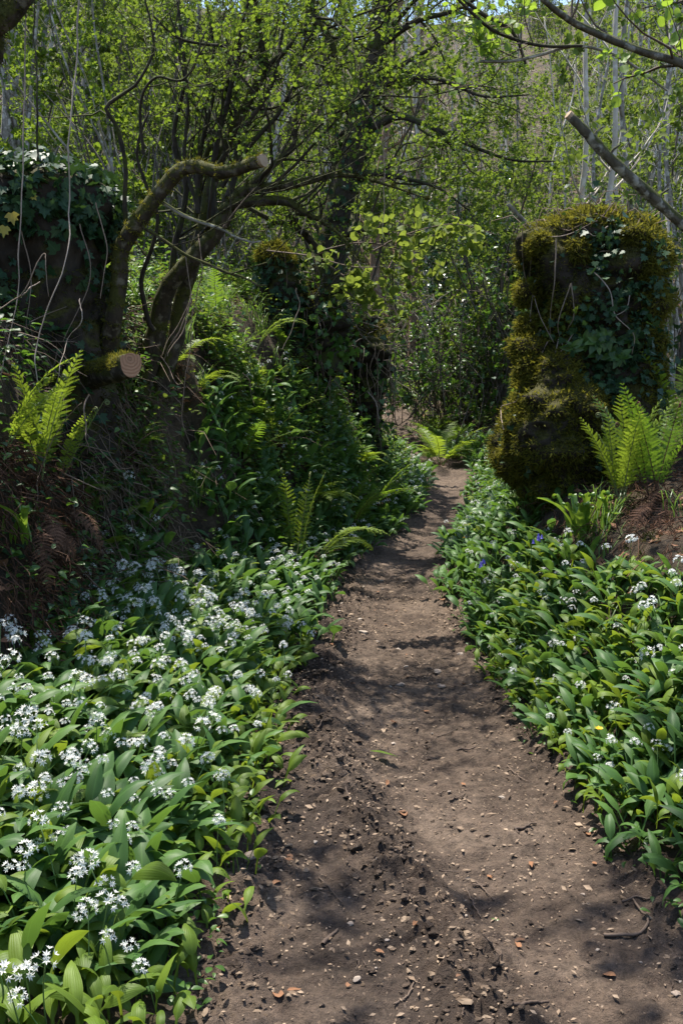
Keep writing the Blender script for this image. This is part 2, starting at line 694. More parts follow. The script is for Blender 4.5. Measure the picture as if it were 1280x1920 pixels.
def soil_mat(name, path):
    t = NT(name)
    co = t.n('ShaderNodeNewGeometry').outputs['Position']
    big = t.noise(co, 1.6, 4, .6)
    mid = t.noise(co, 9, 5, .65, .3)
    fine = t.noise(co, 70, 5, .75)
    med = t.noise(co, 24, 5, .7, .4)
    if path:
        c = t.ramp(big, [(.36, (.040, .028, .020)), (.5, (.086, .061, .044)), (.66, (.160, .119, .088))])
        c = t.mix(t.rng_(mid, .36, .66, 0, .6), c, (.120, .087, .064))
        c = t.mix(t.rng_(mid, .50, .28, 0, .6), c, (.042, .028, .022))
    else:
        c = t.ramp(big, [(.35, (.026, .019, .012)), (.52, (.060, .042, .025)), (.68, (.105, .075, .045))])
        c = t.mix(t.rng_(mid, .5, .66, 0, .55), c, (.045, .042, .014))
    c = t.mix(t.rng_(med, .42, .66, 0, .75), c, t.mix(1.0, c, (1.75, 1.72, 1.70), 'MULTIPLY'))
    c = t.mix(t.rng_(med, .46, .30, 0, .7), c, t.mix(1.0, c, (.45, .43, .42), 'MULTIPLY'))
    if path:
        u_, v_, r_ = t.attr()
        c = t.mix(t.math('MULTIPLY', u_, t.rng_(t.noise(co, 6, 4), .3, .6, .45, .95)), c, t.mix(1.0, c, (.50, .50, .52), 'MULTIPLY'))
    c = t.mix(t.rng_(fine, .38, .66, 0, .6), c, t.mix(1.0, c, (.55, .55, .55), 'MULTIPLY'))
    # pale chips, grit and crumbled leaf
    for sc, thr, colr, k in ((60, .15, (.25, .185, .14), .6), (130, .2, (.22, .155, .105), .6), (28, .07, (.30, .24, .19), .7)) if path else ((40, .22, (.15, .10, .06), .8), (85, .25, (.11, .075, .042), .7), (18, .14, (.20, .15, .10), .6)):
        vo = t.n('ShaderNodeTexVoronoi')
        vo.inputs['Scale'].default_value = sc
        vo.inputs['Randomness'].default_value = 1
        mp = t.n('ShaderNodeMapping')
        mp.inputs['Rotation'].default_value = (0, 0, sc * .1)
        mp.inputs['Scale'].default_value = (1.25, .5, 1)
        t.l(co, mp.inputs[0])
        wv = t.n('ShaderNodeVectorMath', operation='ADD')
        nz = t.n('ShaderNodeTexNoise')
        nz.inputs['Scale'].default_value = sc * 1.4
        t.l(co, nz.inputs['Vector'])
        sm = t.n('ShaderNodeVectorMath', operation='SCALE')
        sm.inputs['Scale'].default_value = 1.3 / sc
        t.l(nz.outputs['Color'], sm.inputs[0])
        t.l(mp.outputs[0], wv.inputs[0])
        t.l(sm.outputs[0], wv.inputs[1])
        t.l(wv.outputs[0], vo.inputs['Vector'])
        sx = t.n('ShaderNodeSeparateColor')
        t.l(vo.outputs['Color'], sx.inputs[0])
        th = t.math('MULTIPLY', sx.outputs[0], thr * 1.9)
        f = t.math('MULTIPLY', t.math('LESS_THAN', vo.outputs['Distance'], t.math('SUBTRACT', th, thr * .35)), t.rng_(t.noise(co, 3.1, 3), .38, .6, .15, 1))
        c = t.mix(t.math('MULTIPLY', f, k), c, t.mix(sx.outputs[1], colr, tuple(q * .5 for q in colr)))
    h = t.math('ADD', t.math('ADD', t.math('MULTIPLY', mid, .3), t.math('MULTIPLY', med, .45)), t.math('ADD', t.math('MULTIPLY', fine, .35), t.math('MULTIPLY', t.noise(co, 230, 3, .7), .15)))
    return t.done(t.bsdf(c, .9, .25, t.bump(h, 1.0, .05 if path else .07)))


M = {}
M['path'] = soil_mat('trodden_soil', True)
M['soil'] = soil_mat('woodland_soil', False)
M['garlic'] = leaf_mat('garlic_leaf', [(.060, .104, .012), (.090, .150, .016), (.125, .190, .022), (.078, .130, .016)], (.34, .45, .03), .36, .52, .26, vein=26, mid=.3)
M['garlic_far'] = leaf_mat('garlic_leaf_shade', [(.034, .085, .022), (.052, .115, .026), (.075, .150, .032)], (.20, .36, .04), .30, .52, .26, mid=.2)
M['stalk'] = leaf_mat('garlic_stalk', [(.09, .17, .04), (.14, .22, .07)], (.25, .4, .08), .2, .45, .4)
M['petal'] = leaf_mat('white_petal', [(.86, .87, .84), (.90, .90, .88)], (.95, .96, .94), .48, .5, .3)
M['haw'] = leaf_mat('hawthorn_leaf', [(.055, .100, .014), (.080, .135, .018), (.115, .170, .022)], (.30, .42, .03), .40, .6, .15)
M['hazel'] = leaf_mat('hazel_leaf', [(.070, .130, .016), (.105, .185, .024), (.15, .23, .03)], (.42, .60, .05), .45, .5, .35, mid=.15)
M['lime'] = leaf_mat('new_hazel_leaf', [(.10, .14, .022), (.125, .165, .03)], (.32, .40, .05), .42, .6, .15, mid=.15)
M['young'] = leaf_mat('young_leaf', [(.055, .095, .018), (.085, .135, .022), (.12, .16, .03), (.09, .105, .03)], (.28, .38, .04), .40, .62, .12)
M['herb'] = leaf_mat('herb_leaf', [(.030, .075, .014), (.048, .110, .018), (.075, .145, .022)], (.20, .38, .03), .32, .42, .4)
M['olive'] = leaf_mat('undergrowth_leaf', [(.045, .075, .018), (.075, .115, .022), (.11, .14, .035), (.10, .085, .04)], (.25, .36, .04), .36, .55, .3)
M['fern'] = leaf_mat('fern_leaf', [(.055, .115, .014), (.080, .155, .016), (.10, .18, .02)], (.30, .48, .03), .38, .5, .3)
M['fern_lime'] = leaf_mat('fern_leaf_lime', [(.11, .18, .016), (.15, .22, .022)], (.42, .55, .04), .40, .5, .3)
M['tongue'] = leaf_mat('strap_leaf', [(.07, .14, .016), (.10, .18, .022)], (.32, .46, .04), .35, .32, .5, mid=.4)
M['ivy'] = leaf_mat('ivy_leaf', [(.012, .036, .016), (.020, .050, .020), (.030, .065, .022)], (.10, .2, .03), .14, .5, .22, mid=.25)
M['ivy_old'] = leaf_mat('ivy_leaf_yellow', [(.30, .22, .02), (.38, .33, .05)], (.4, .35, .05), .3, .4, .4)
M['holly'] = leaf_mat('holly_leaf', [(.015, .045, .018), (.025, .062, .022), (.035, .075, .025)], (.10, .22, .04), .12, .25, .6)
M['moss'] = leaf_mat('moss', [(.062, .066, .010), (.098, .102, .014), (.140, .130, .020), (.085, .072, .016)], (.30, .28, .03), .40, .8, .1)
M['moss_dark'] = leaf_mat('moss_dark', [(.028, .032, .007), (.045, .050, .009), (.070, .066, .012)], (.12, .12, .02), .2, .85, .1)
M['grass'] = leaf_mat('grass_blade', [(.05, .11, .02), (.09, .16, .03)], (.25, .4, .05), .35, .45, .4)
M['fernbase'] = flat_mat('fern_base_brown', (.105, .050, .024), (.045, .022, .012), .8, .2, 60, .1)
M['deadfern'] = flat_mat('dead_fern', (.130, .068, .038), (.055, .028, .018), .8, .2, 30, .15)
M['dead'] = flat_mat('dead_leaf', (.24, .115, .055), (.11, .062, .038), .8, .3, 30, .15)
M['litter'] = flat_mat('litter_chip', (.27, .20, .14), (.12, .08, .052), .8, .25, 25)
M['stone'] = flat_mat('pale_stone', (.36, .30, .245), (.20, .155, .125), .85, .3, 24)
M['twig'] = flat_mat('twig_bark', (.115, .082, .060), (.06, .042, .032), .8, .3, 40)
M['vine'] = flat_mat('pale_vine', (.30, .245, .20), (.17, .125, .095), .75, .3, 20)
M['root'] = flat_mat('pale_root', (.20, .145, .105), (.085, .058, .042), .8, .25, 20)
M['bramble'] = flat_mat('bramble_stem', (.115, .095, .072), (.05, .041, .032), .8, .25, 12)
M['bark_dark'] = bark_mat('dark_bark', (.014, .011, .008), (.055, .042, .032), None, (.050, .055, .012), 22, .3)
M['bark_moss'] = bark_mat('mossy_bark', (.016, .012, .008), (.060, .044, .030), (.13, .11, .08), (.060, .060, .011), 20, .55)
M['bark_grey'] = bark_mat('grey_bark', (.10, .088, .070), (.28, .25, .21), (.42, .40, .35), (.07, .08, .02), 16, .1)
M['bark_mid'] = bark_mat('lichen_bark', (.035, .030, .022), (.13, .115, .085), (.30, .29, .25), (.07, .075, .02), 20, .2)
M['bark_pale'] = bark_mat('pale_bark', (.30, .26, .21), (.50, .45, .39), (.54, .52, .47), None, 14)
M['bark_warm'] = bark_mat('warm_bark', (.13, .075, .045), (.30, .19, .125), (.36, .29, .22), (.06, .065, .015), 14, .05)
M['stump_dark'] = bark_mat('dark_rotten_wood', (.007, .005, .004), (.030, .022, .015), None, (.045, .045, .009), 9, .22, .5)
M['dry_mud'] = flat_mat('dry_mud', (.185, .138, .098), (.072, .050, .034), .95, .15, 30)
M['stump'] = bark_mat('rotten_stump', (.010, .008, .006), (.040, .030, .021), None, (.050, .046, .009), 12, .15, .6)
M['stem_green'] = flat_mat('green_stem', (.13, .17, .05), (.09, .10, .035), .6, .3, 20)
M['blue'] = leaf_mat('bluebell_petal', [(.14, .11, .50), (.20, .16, .60)], (.3, .25, .7), .3, .5, .3)
M['yellow'] = leaf_mat('yellow_petal', [(.75, .42, .01), (.80, .52, .02)], (.8, .5, .03), .3, .4, .4)


def ring_mat():
    t = NT('sawn_wood')
    u, v, r = t.attr()
    # growth rings round an off-centre heart: u,v are face coordinates in metres x 10
    d = t.math('SQRT', t.math('ADD', t.math('MULTIPLY', u, u), t.math('MULTIPLY', v, v)))
    d = t.math('ADD', d, t.math('MULTIPLY', t.noise(t.pos(), 22, 4), .22))
    w = t.math('SINE', t.math('MULTIPLY', d, 40))
    c = t.mix(t.rng_(w, -.5, .9), (.36, .190, .110), (.26, .130, .072))
    c = t.mix(t.rng_(d, .0, .35, .55, 0), c, (.09, .055, .035))
    c = t.mix(t.rng_(t.noise(t.pos(), 60, 4), .45, .75, 0, .5), c, (.24, .14, .08))
    return t.done(t.bsdf(c, .8, .2, t.bump(w, .3, .002)))


M['rings'] = ring_mat()
M['cut'] = flat_mat('old_sawn_face', (.42, .31, .21), (.26, .17, .11), .8, .2, 40)
# ------------------------------------------------------------------ ground and path
def axis(parts):
    out = [parts[0][0]]
    for a, b, s0, s1 in parts:
        n = max(2, int(abs(b - a) / ((s0 + s1) / 2)))
        u = np.linspace(0, 1, n + 1)[1:]
        g = (s1 / s0)
        if abs(g - 1) < .05:
            f = u
        else:
            f = (g ** u - 1) / (g - 1)
        out += list(a + (b - a) * f)
    return np.array(out)


ys = axis([(-5, 1.6, .25, .05), (1.6, 4.6, .0095, .010), (4.6, 9, .012, .03), (9, 22, .035, .12), (22, 60, .2, .9), (60, 135, 1, 2.5)])
tl = axis([(0, 1.7, .016, .016), (1.7, 6, .03, .15), (6, 70, .3, 4)])       # distance beyond an edge
ui = np.linspace(0, 1, 112)
nl, nr_, ni = len(tl), len(tl), len(ui)
Y = np.repeat(ys[:, None], nl + ni + nr_ - 2, 1)
Lv, Rv = Ledge(ys), Redge(ys)
X = np.concatenate([Lv[:, None] - tl[::-1][None, :-1], Lv[:, None] + (Rv - Lv)[:, None] * ui[None], Rv[:, None] + tl[None, 1:]], 1)
Z = H(X.ravel(), Y.ravel()).reshape(X.shape)
V3 = np.stack([X, Y, Z], -1)
# steep faces of the banks get sideways lumps too
nn = Nrm(X.ravel(), Y.ravel()).reshape(V3.shape)
steep = (1 - nn[..., 2]) * np.clip((12 - Y) / 4, 0, 1)
lump = fbm(V3.reshape(-1, 3), 3.2, 3, 61).reshape(X.shape) * .12 + fbm(V3.reshape(-1, 3), 14, 3, 67).reshape(X.shape) * .035
V3[..., :2] += nn[..., :2] * (steep * lump)[..., None]
nx = X.shape[1]
gi = np.arange(X.size).reshape(X.shape)
quad = np.stack([gi[:-1, :-1], gi[:-1, 1:], gi[1:, 1:], gi[1:, :-1]], -1)
pc0, pc1 = nl - 1 - 4, nl - 1 + ni - 1 + 3
for nm, mat, sl in (('path', 'path', [quad[:, pc0:pc1]]), ('woodland_floor', 'soil', [quad[:, :pc0], quad[:, pc1:]])):
    q = np.concatenate([s.reshape(-1, 4) for s in sl])
    used, inv = np.unique(q, return_inverse=True)
    b = Buf()
    vv = V3.reshape(-1, 3)[used]
    lfv = np.zeros_like(vv)
    if nm == 'path':
        lfv[:, 0] = churn(vv[:, 0], vv[:, 1])
    b.add(vv, inv.reshape(-1, 4), None, lfv)
    tag(put(nm, b.mesh(nm, [M[mat]])), kind='structure')

# ------------------------------------------------------------------ scatter helpers
CAM_XY = np.array([0.0, 0.0])


def in_view(x, y, margin=.25):
    d = y * CP
    return (y > .4) & (np.abs(x) < .3425 * np.maximum(y * 1.0, .1) + margin)


def scatter(n, y0, y1, side, t0, t1, dens=None, view=True):
    """points on one side of the path, t metres beyond its edge, spread evenly over the slope"""
    got = []
    tot = 0
    while tot < n:
        k = max(4000, n)
        y = rng.uniform(y0, y1, k)
        t = rng.uniform(t0, t1, k)
        x = Ledge(y) - t if side < 0 else Redge(y) + t
        nz = Nrm(x, y)[:, 2]
        keep = rng.random(k) < np.clip(.3 / np.maximum(nz, .1), 0, 1) * 1.0
        if view:
            keep &= in_view(x, y, .5)
        if dens is not None:
            keep &= rng.random(k) < dens(x, y, t)
        got.append(np.stack([x[keep], y[keep]], -1))
        tot += keep.sum()
        if len(got) > 400:
            break
    p = np.concatenate(got)[:n]
    return p[:, 0], p[:, 1], H(p[:, 0], p[:, 1])


# ------------------------------------------------------------------ wild garlic
def garlic_leaf(buf, base, az, L, Wd, pet, rise, bend, roll, seg=8, m=0, rnd=.5):
    K = seg + 1
    # petiole then blade along one arching curve in a vertical plane
    ang0 = rise
    P = [np.array(base, float)]
    dirv = np.array([math.cos(az), math.sin(az), 0])
    a = ang0
    npet = 3
    for k in range(npet):
        P.append(P[-1] + pet / npet * (dirv * math.cos(a) + np.array([0, 0, 1]) * math.sin(a)))
        a -= bend * .12
    pb = len(P) - 1
    for k in range(seg):
        P.append(P[-1] + L / seg * (dirv * math.cos(a) + np.array([0, 0, 1]) * math.sin(a)))
        a -= bend * (.5 + .9 * k / seg) / seg * 1.25
    P = np.array(P)
    T = nrm(np.gradient(P, axis=0))
    side = np.array([-math.sin(az), math.cos(az), 0])
    n0 = np.cross(side, T)
    cr, sr = math.cos(roll), math.sin(roll)
    rows, uv = [], []
    wave = rng.uniform(-1, 1) * .12
    for k in range(len(P)):
        if k <= pb:
            w = .0028 + .0015 * k / pb
            fold = .6
            s_ = 0
        else:
            s_ = (k - pb) / seg
            w = max(.001, Wd * .5 * (math.sin(math.pi * min(1, .04 + .95 * s_ ** .82))) ** .85)
            fold = .30 + .1 * math.sin(5 * s_)
        tw = roll * (s_ * .8 + .2)
        sd = side * math.cos(tw) + n0[k] * math.sin(tw)
        nn_ = n0[k] * math.cos(tw) - side * math.sin(tw)
        for c in (-1, -.5, 0, .5, 1):
            rows.append(P[k] + sd * w * c + nn_ * (-fold * w * (1 - abs(c)) + wave * w * math.sin(9 * s_ + c)))
            uv.append([s_, c, rnd])
    q = []
    for k in range(len(P) - 1):
        for c in range(4):
            a_ = k * 5 + c
            q.append([a_, a_ + 1, a_ + 6, a_ + 5])
    buf.add(np.array(rows), np.array(q), None, np.array(uv), m)


def star_flowers(buf, c, rad, nfl, m_pet, m_st, pet=.0135, low=False):
    """an umbel of six-petalled stars round c"""
    g = (1 + 5 ** .5) / 2
    for i in range(nfl):
        zz = 1 - 1.35 * (i + .5) / nfl
        th = 2 * math.pi * i / g + rng.uniform(-.3, .3)
        r = math.sqrt(max(0, 1 - zz * zz))
        d = nrm(np.array([r * math.cos(th), r * math.sin(th), zz + .15]) + .12 * rng.normal(size=3))
        fc = c + d * rad * rng.uniform(.75, 1.1)
        if not low:
            tubes(buf, np.stack([c, (c + fc) / 2 + .001, fc]), np.full(3, .0006), 3, m_st, cap=False)
        u = nrm(np.cross(d, rng.normal(size=3)))
        v = np.cross(d, u)
        npet = 6
        pos = np.repeat(fc[None], npet, 0)
        a = np.arange(npet) * math.pi / 3 + rng.uniform(0, 1)
        dd = nrm(np.cos(a)[:, None] * u + np.sin(a)[:, None] * v + d * .6)
        leaves(buf, (np.array([[0, 0, 0], [.155, .5, .05], [0, 1, 0], [-.155, .5, .05]]), None, np.array([[0, 1, 2], [0, 2, 3]]), np.array([[0, 0], [.5, 1], [1, 0], [.5, -1]], float)), pos, dd, np.repeat(d[None], npet, 0), pet * rng.uniform(.85, 1.1), m_pet)


def flower_stem(h, lean, az, n_fl=15, rad=.019):
    """stalk mesh and head mesh of one garlic flower"""
    top = np.array([math.cos(az) * lean, math.sin(az) * lean, h])
    st = Buf()
    P = spline([[0, 0, 0], top * np.array([.35, .35, .55]), top], 7)
    tubes(st, P, np.linspace(.0024, .0016, 7), 5, 0)
    hd = Buf()
    star_flowers(hd, top, rad, n_fl, 0, 1)
    return st, hd


FL = []
for i in range(9):
    st, hd = flower_stem(rng.uniform(.20, .30), rng.uniform(.02, .10), rng.uniform(0, 6.28), int(rng.integers(9, 17)), rng.uniform(.020, .029))
    FL.append((st.mesh('flower_stalk', [M['stalk']]), hd.mesh('flower_head', [M['petal'], M['stalk']])))


def garlic_clump_buf(nl, seg=8, size=1.0, spread=.07, flat=0.0):
    b = Buf()
    a0 = rng.uniform(0, 6.28)
    for i in range(nl):
        az = a0 + i * 2.4 + rng.normal() * .35
        base = np.array([rng.normal() * spread, rng.normal() * spread, 0]).clip(-spread * 1.6, spread * 1.6) + np.array([0, 0, -.015])
        L = size * rng.uniform(.125, .195)
        garlic_leaf(b, base, az, L, size * rng.uniform(.046, .070), size * rng.uniform(.05, .14), RAD(rng.uniform(58, 88) - 25 * flat), RAD(rng.uniform(35, 125)), rng.normal() * .55, seg, 0, rng.random())
    return b


CL = [garlic_clump_buf(int(rng.integers(9, 14)), 8, rng.uniform(.72, .92)).mesh('garlic_leaves', [M['garlic']]) for _ in range(16)]


def jitter_pts(n, fn, dmin):
    """blue-noise points from a proposal function"""
    pts = []
    tries = 0
    while len(pts) < n and tries < 60000:
        tries += 1
        p = fn()
        if p is None:
            continue
        if all((p[0] - q[0]) ** 2 + (p[1] - q[1]) ** 2 > dmin * dmin for q in pts[-400:]):
            pts.append(p)
    return pts


def left_pt():
    y = rng.uniform(2.05, 6.0)
    t = rng.uniform(-.02, 1.02)
    x = float(Ledge(y)) - t
    if not in_view(np.array(x), np.array(y), .16):
        return None
    if t > .55 and y < 4.35 and x < -.95 and rng.random() < .0:
        return None
    return (x, y, t)


def right_pt():
    y = rng.uniform(2.95, 6.2)
    t = rng.uniform(.0, 1.15)
    x = float(Redge(y)) + t
    if not in_view(np.array(x), np.array(y), .16):
        return None
    # bare trampled gap round the fern bases and on the lower right corner
    if y < 3.35 and t < .1:
        return None
    if t > .62 - .12 * max(0, y - 4.4) and y > 4.0:
        return None
    return (x, y, t)


n_left, n_right = 178, 112
LBL = {
    (-1, 1): ('wild garlic clump with white star flower heads, on the verge below the dark bank', 'flowering wild garlic below the dark bank'),
    (-1, 0): ('wild garlic clump of broad leaves without flowers, on the verge below the dark bank', 'leafy wild garlic below the dark bank'),
    (1, 1): ('wild garlic clump with white flower heads, on the verge under the ivy pillar', 'flowering wild garlic below the ivy pillar'),
    (1, 0): ('wild garlic clump of broad leaves without flowers, on the verge under the ivy pillar', 'leafy wild garlic below the ivy pillar'),
}
for side, pts in ((-1, jitter_pts(n_left, left_pt, .098)), (1, jitter_pts(n_right, right_pt, .088))):
    for (x, y, t) in pts:
        near_edge = t < .12
        # flower rich in the middle of the left verge, sparser elsewhere
        if side < 0:
            pf = .88 if y > 2.9 else .75
            if t < .18:
                pf *= .5
        else:
            pf = .55
        nf = 0
        if rng.random() < pf:
            nf = 1 + (rng.random() < (.35 if side < 0 else .2))
        lab, grp = LBL[(side, 1 if nf else 0)]
        o = put('wild_garlic', CL[int(rng.integers(len(CL)))], None, (x, y, Hs(x, y)))
        tag(o, lab, 'wild garlic', grp)
        # plants lean out towards the light over the path
        lean = .12 + .2 * rng.random()
        o.rotation_euler = Euler((rng.normal() * .1, side * -lean * .6 * (-1 if side > 0 else -1) * .5 + rng.normal() * .08, rng.uniform(0, 6.28)))
        s = rng.uniform(.82, 1.12) * (.8 if near_edge else 1.0) * (.86 if side > 0 else 1.0)
        o.scale = (s, s, s)
        for k in range(nf):
            sm, hm = FL[int(rng.integers(len(FL)))]
            st = put('flower_stalk', sm, o, (rng.normal() * .035, rng.normal() * .035, 0))
            st.rotation_euler = (0, 0, rng.uniform(0, 6.28))
            q = rng.uniform(.8, 1.12)
            st.scale = (q, q, q)
            put('flower_head', hm, st)

# the carpet beyond: one mass
protos = [garlic_clump_buf(6, 5, rng.uniform(.9, 1.1)) for _ in range(10)]
pdata = []
for b in protos:
    pdata.append((np.concatenate(b.v), np.concatenate(b.q), np.concatenate(b.a)))
fproto = []
for _ in range(4):
    b = Buf()
    star_flowers(b, np.zeros(3), .019, 9, 1, 2, .011, low=True)
    fproto.append((np.concatenate(b.v), np.concatenate(b.t), np.concatenate(b.a)))


def carpet(name, lab_kind, pts, scale, flower_p):
    b = Buf()
    for (x, y, z) in pts:
        V, q, a = pdata[int(rng.integers(len(pdata)))]
        th = rng.uniform(0, 6.28)
        c, s = math.cos(th), math.sin(th)
        k = scale * rng.uniform(.8, 1.15)
        Rm = np.array([[c, -s, 0], [s, c, 0], [0, 0, 1]]) * k
        aa = a.copy()
        aa[:, 2] = (aa[:, 2] + rng.random()) % 1
        b.add(V @ Rm.T + np.array([x, y, z]), q, None, aa, 0)
        if rng.random() < flower_p:
            for _ in range(int(rng.integers(1, 3))):
                FV, FT, FA = fproto[int(rng.integers(4))]
                b.add(FV * rng.uniform(.8, 1.1) + np.array([x + rng.normal() * .06, y + rng.normal() * .06, z + rng.uniform(.18, .25)]), None, FT, FA, 1)
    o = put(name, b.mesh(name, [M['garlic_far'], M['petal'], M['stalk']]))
    tag(o, kind='stuff')
    o['label'] = lab_kind
    return o


def dl(x, y, t):
    lim = np.interp(y, [5.9, 7, 8.5, 10, 12, 15], [1.0, .75, .62, .55, .5, .4])
    return (t < lim * (1 + .25 * vnoise(np.stack([x * 3, y * 3, x * 0], -1), 3))) * 1.0


x, y, z = scatter(820, 5.9, 14.5, -1, -.06, 1.1, dl)
xf, yf, zf = scatter(420, 2.35, 6.0, -1, .14, 1.02)
x, y, z = np.concatenate([x, xf]), np.concatenate([y, yf]), np.concatenate([z, zf - .03])
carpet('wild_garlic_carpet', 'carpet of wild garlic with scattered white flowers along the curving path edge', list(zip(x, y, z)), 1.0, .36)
x, y, z = scatter(430, 6.1, 16, 1, -.03, .75, lambda x, y, t: (t < np.interp(y, [6, 8, 12, 16], [.55, .6, .7, .5])) * 1.0)
xf, yf, zf = scatter(300, 2.9, 6.2, 1, .02, .85, lambda x, y, t: (t < np.interp(y, [3, 4.2, 5, 6.2], [.85, .7, .52, .45])) * 1.0)
x, y, z = np.concatenate([x, xf]), np.concatenate([y, yf]), np.concatenate([z, zf - .03])
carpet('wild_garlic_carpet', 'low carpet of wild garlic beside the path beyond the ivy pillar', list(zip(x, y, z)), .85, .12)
# ------------------------------------------------------------------ lumpy bodies (stumps, the pillar)
def body(cx, cy, rows, nth=96, nh=110, amp=.07, sc=3.0, seed=5, squash=1.0, lean=(0, 0)):
    """rows: (z, rx, ry). Returns vertices, quads, outward normals"""
    rows = np.array(rows, float)
    zz = np.linspace(rows[0, 0], rows[-1, 0], nh)
    rx = np.interp(zz, rows[:, 0], rows[:, 1])
    ry = np.interp(zz, rows[:, 0], rows[:, 2])
    top = np.clip((zz[-1] - zz) / (.16 * (zz[-1] - zz[0])), 0, 1)
    cap = np.sqrt(1 - (1 - top) ** 2.6)
    th = np.arange(nth) * 2 * math.pi / nth
    f = (zz - zz[0]) / (zz[-1] - zz[0])
    c, s = np.cos(th), np.sin(th)
    k = (np.abs(c) ** 2.7 + np.abs(s) ** 2.7) ** (-1 / 2.7)
    X = cx + lean[0] * f[:, None] + (rx * cap)[:, None] * (c * k)[None]
    Yy = cy + lean[1] * f[:, None] + (ry * cap)[:, None] * (s * k)[None]
    Zz = np.repeat(zz[:, None], nth, 1)
    P = np.stack([X, Yy, Zz], -1)
    out = np.stack([np.repeat((c * k)[None], nh, 0), np.repeat((s * k)[None], nh, 0), np.repeat((1 - cap)[:, None] * 1.6, nth, 1)], -1)
    out = nrm(out)
    d = amp * fbm(P.reshape(-1, 3), sc, 3, seed).reshape(nh, nth) + amp * .45 * fbm(P.reshape(-1, 3), sc * 3.7, 3, seed + 9).reshape(nh, nth)
    d = d * np.clip(cap, .35, 1)[:, None]
    P = P + out * d[..., None]
    gi = np.arange(nh * nth).reshape(nh, nth)
    q = np.stack([gi[:-1], np.roll(gi[:-1], -1, 1), np.roll(gi[1:], -1, 1), gi[1:]], -1).reshape(-1, 4)
    nor = nrm(np.cross(np.roll(P, -1, 1) - np.roll(P, 1, 1), np.gradient(P, axis=0)))
    fl = (nor * out).sum(-1) < 0
    nor[fl] *= -1
    return P.reshape(-1, 3), q, nor.reshape(-1, 3)


def facing(P, nor):
    v = nrm(np.array([0, 0, CAMZ]) - P)
    return (v * nor).sum(-1) > -.25


def ivy_on(buf, P, nor, n, size, mask, m=0, lift=.035):
    ok = np.nonzero(mask)[0]
    i = ok[rng.integers(0, len(ok), n)]
    nn_ = nor[i]
    p = P[i] + nn_ * (lift * rng.random((n, 1)) + .006) + rng.normal(size=(n, 3)) * .012
    d = nrm(np.array([0, 0, -.7]) + .75 * rng.normal(size=(n, 3)) + .25 * nn_)
    up = nrm(nn_ + .45 * rng.normal(size=(n, 3)) + np.array([0, 0, .25]))
    leaves(buf, T_IVY, p, d, up, size * rng.uniform(.5, 1.25, n), m)


def moss_part(parent, P, nor, n, ln, mask, mat='moss', droop=0, name='moss'):
    ok = np.nonzero(mask)[0]
    b = Buf()
    tufts(b, P[ok], nor[ok], n, ln, 0, .1, droop)
    return put(name, b.mesh(name, [M[mat]]), parent)


def hang_stem(pts, r, name, parent=None, mat='vine', n=26, wob_=.004):
    P = spline(pts, n)
    P[1:-1] += np.stack([vnoise(P[1:-1] * 9, k_) for k_ in (1, 2, 3)], -1) * wob_ * 1.2 + rng.normal(size=(n - 2, 3)) * wob_ * .06
    P[:, 0] += wob_ * np.sin(np.linspace(0, rng.uniform(4, 9), n)) * np.linspace(.2, 1, n)
    b = Buf()
    tubes(b, P, np.linspace(r, r * .55, n) * (1 + .12 * rng.normal(size=n)), 5, 0)
    return put(name, b.mesh(name, [M[mat]]), parent)


# --- the mossy ivy-clad pillar on the right verge
pz0, pz1 = 0.35, float(W(1090, 400, 6.6)[2])
pc = W(1092, 700, 6.75)
Pp, Pq, Pn = body(pc[0], pc[1], [(pz0, .30, .30), (pz0 + .40, .33, .33), (pz0 + .75, .50, .46), (pz0 + 1.1, .47, .44), (pz0 + 1.6, .43, .40), (pz0 + 2.0, .40, .38), (pz1, .40, .38)],
                  130, 150, .23, 2.4, 31, lean=(.03, .05))
b = Buf()
b.add(Pp, Pq)
pil = put('mossy_stump', b.mesh('mossy_stump', [M['stump']]))
tag(pil, 'tall moss-covered old tree stump standing like a pillar beside the path, draped in ivy', 'tree stump')
ms = fbm(Pp, 3.4, 3, 77) + .5 * fbm(Pp, 11, 2, 78)
fc = facing(Pp, Pn)
lowleft = fc & ((Pp[:, 0] - pc[0] < .12 - .35 * (Pp[:, 2] - 1.2)) & (Pp[:, 2] < 1.75) & (Pp[:, 2] > .75)) & (ms > -.12)
upper = fc & (Pp[:, 2] > 1.5) & (ms > .12)
rim = fc & (Pp[:, 0] > pc[0] + .28) & (Pp[:, 2] > 1.2)
topm = (Pp[:, 2] > pz1 - .12)
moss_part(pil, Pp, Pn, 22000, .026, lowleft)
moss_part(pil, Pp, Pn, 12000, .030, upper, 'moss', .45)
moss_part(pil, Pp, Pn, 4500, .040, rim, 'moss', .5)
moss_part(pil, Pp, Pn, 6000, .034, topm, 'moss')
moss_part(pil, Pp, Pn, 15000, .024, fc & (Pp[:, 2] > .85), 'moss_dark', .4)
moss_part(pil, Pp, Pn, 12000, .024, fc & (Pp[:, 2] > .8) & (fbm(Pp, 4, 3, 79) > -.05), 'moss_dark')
bc = W(1042, 800, 6.45)
Bp, Bq, Bn = body(bc[0], bc[1], [(.80, .06, .14), (.98, .16, .20), (1.2, .24, .25), (1.5, .21, .23), (1.85, .14, .15)], 80, 80, .20, 4.0, 37, lean=(.04, .06))
b = Buf()
b.add(Bp, Bq)
bo = put('mossy_base', b.mesh('mossy_base', [M['stump']]), pil)
moss_part(bo, Bp, Bn, 12000, .028, facing(Bp, Bn) & (fbm(Bp, 6, 3, 74) > -.2) & (Bp[:, 2] > .72), 'moss', .3)
moss_part(bo, Bp, Bn, 6000, .026, facing(Bp, Bn), 'moss_dark', .5)
b = Buf()
kk = np.nonzero(topm)[0][rng.integers(0, int(topm.sum()), 170)]
tp = Pp[kk]
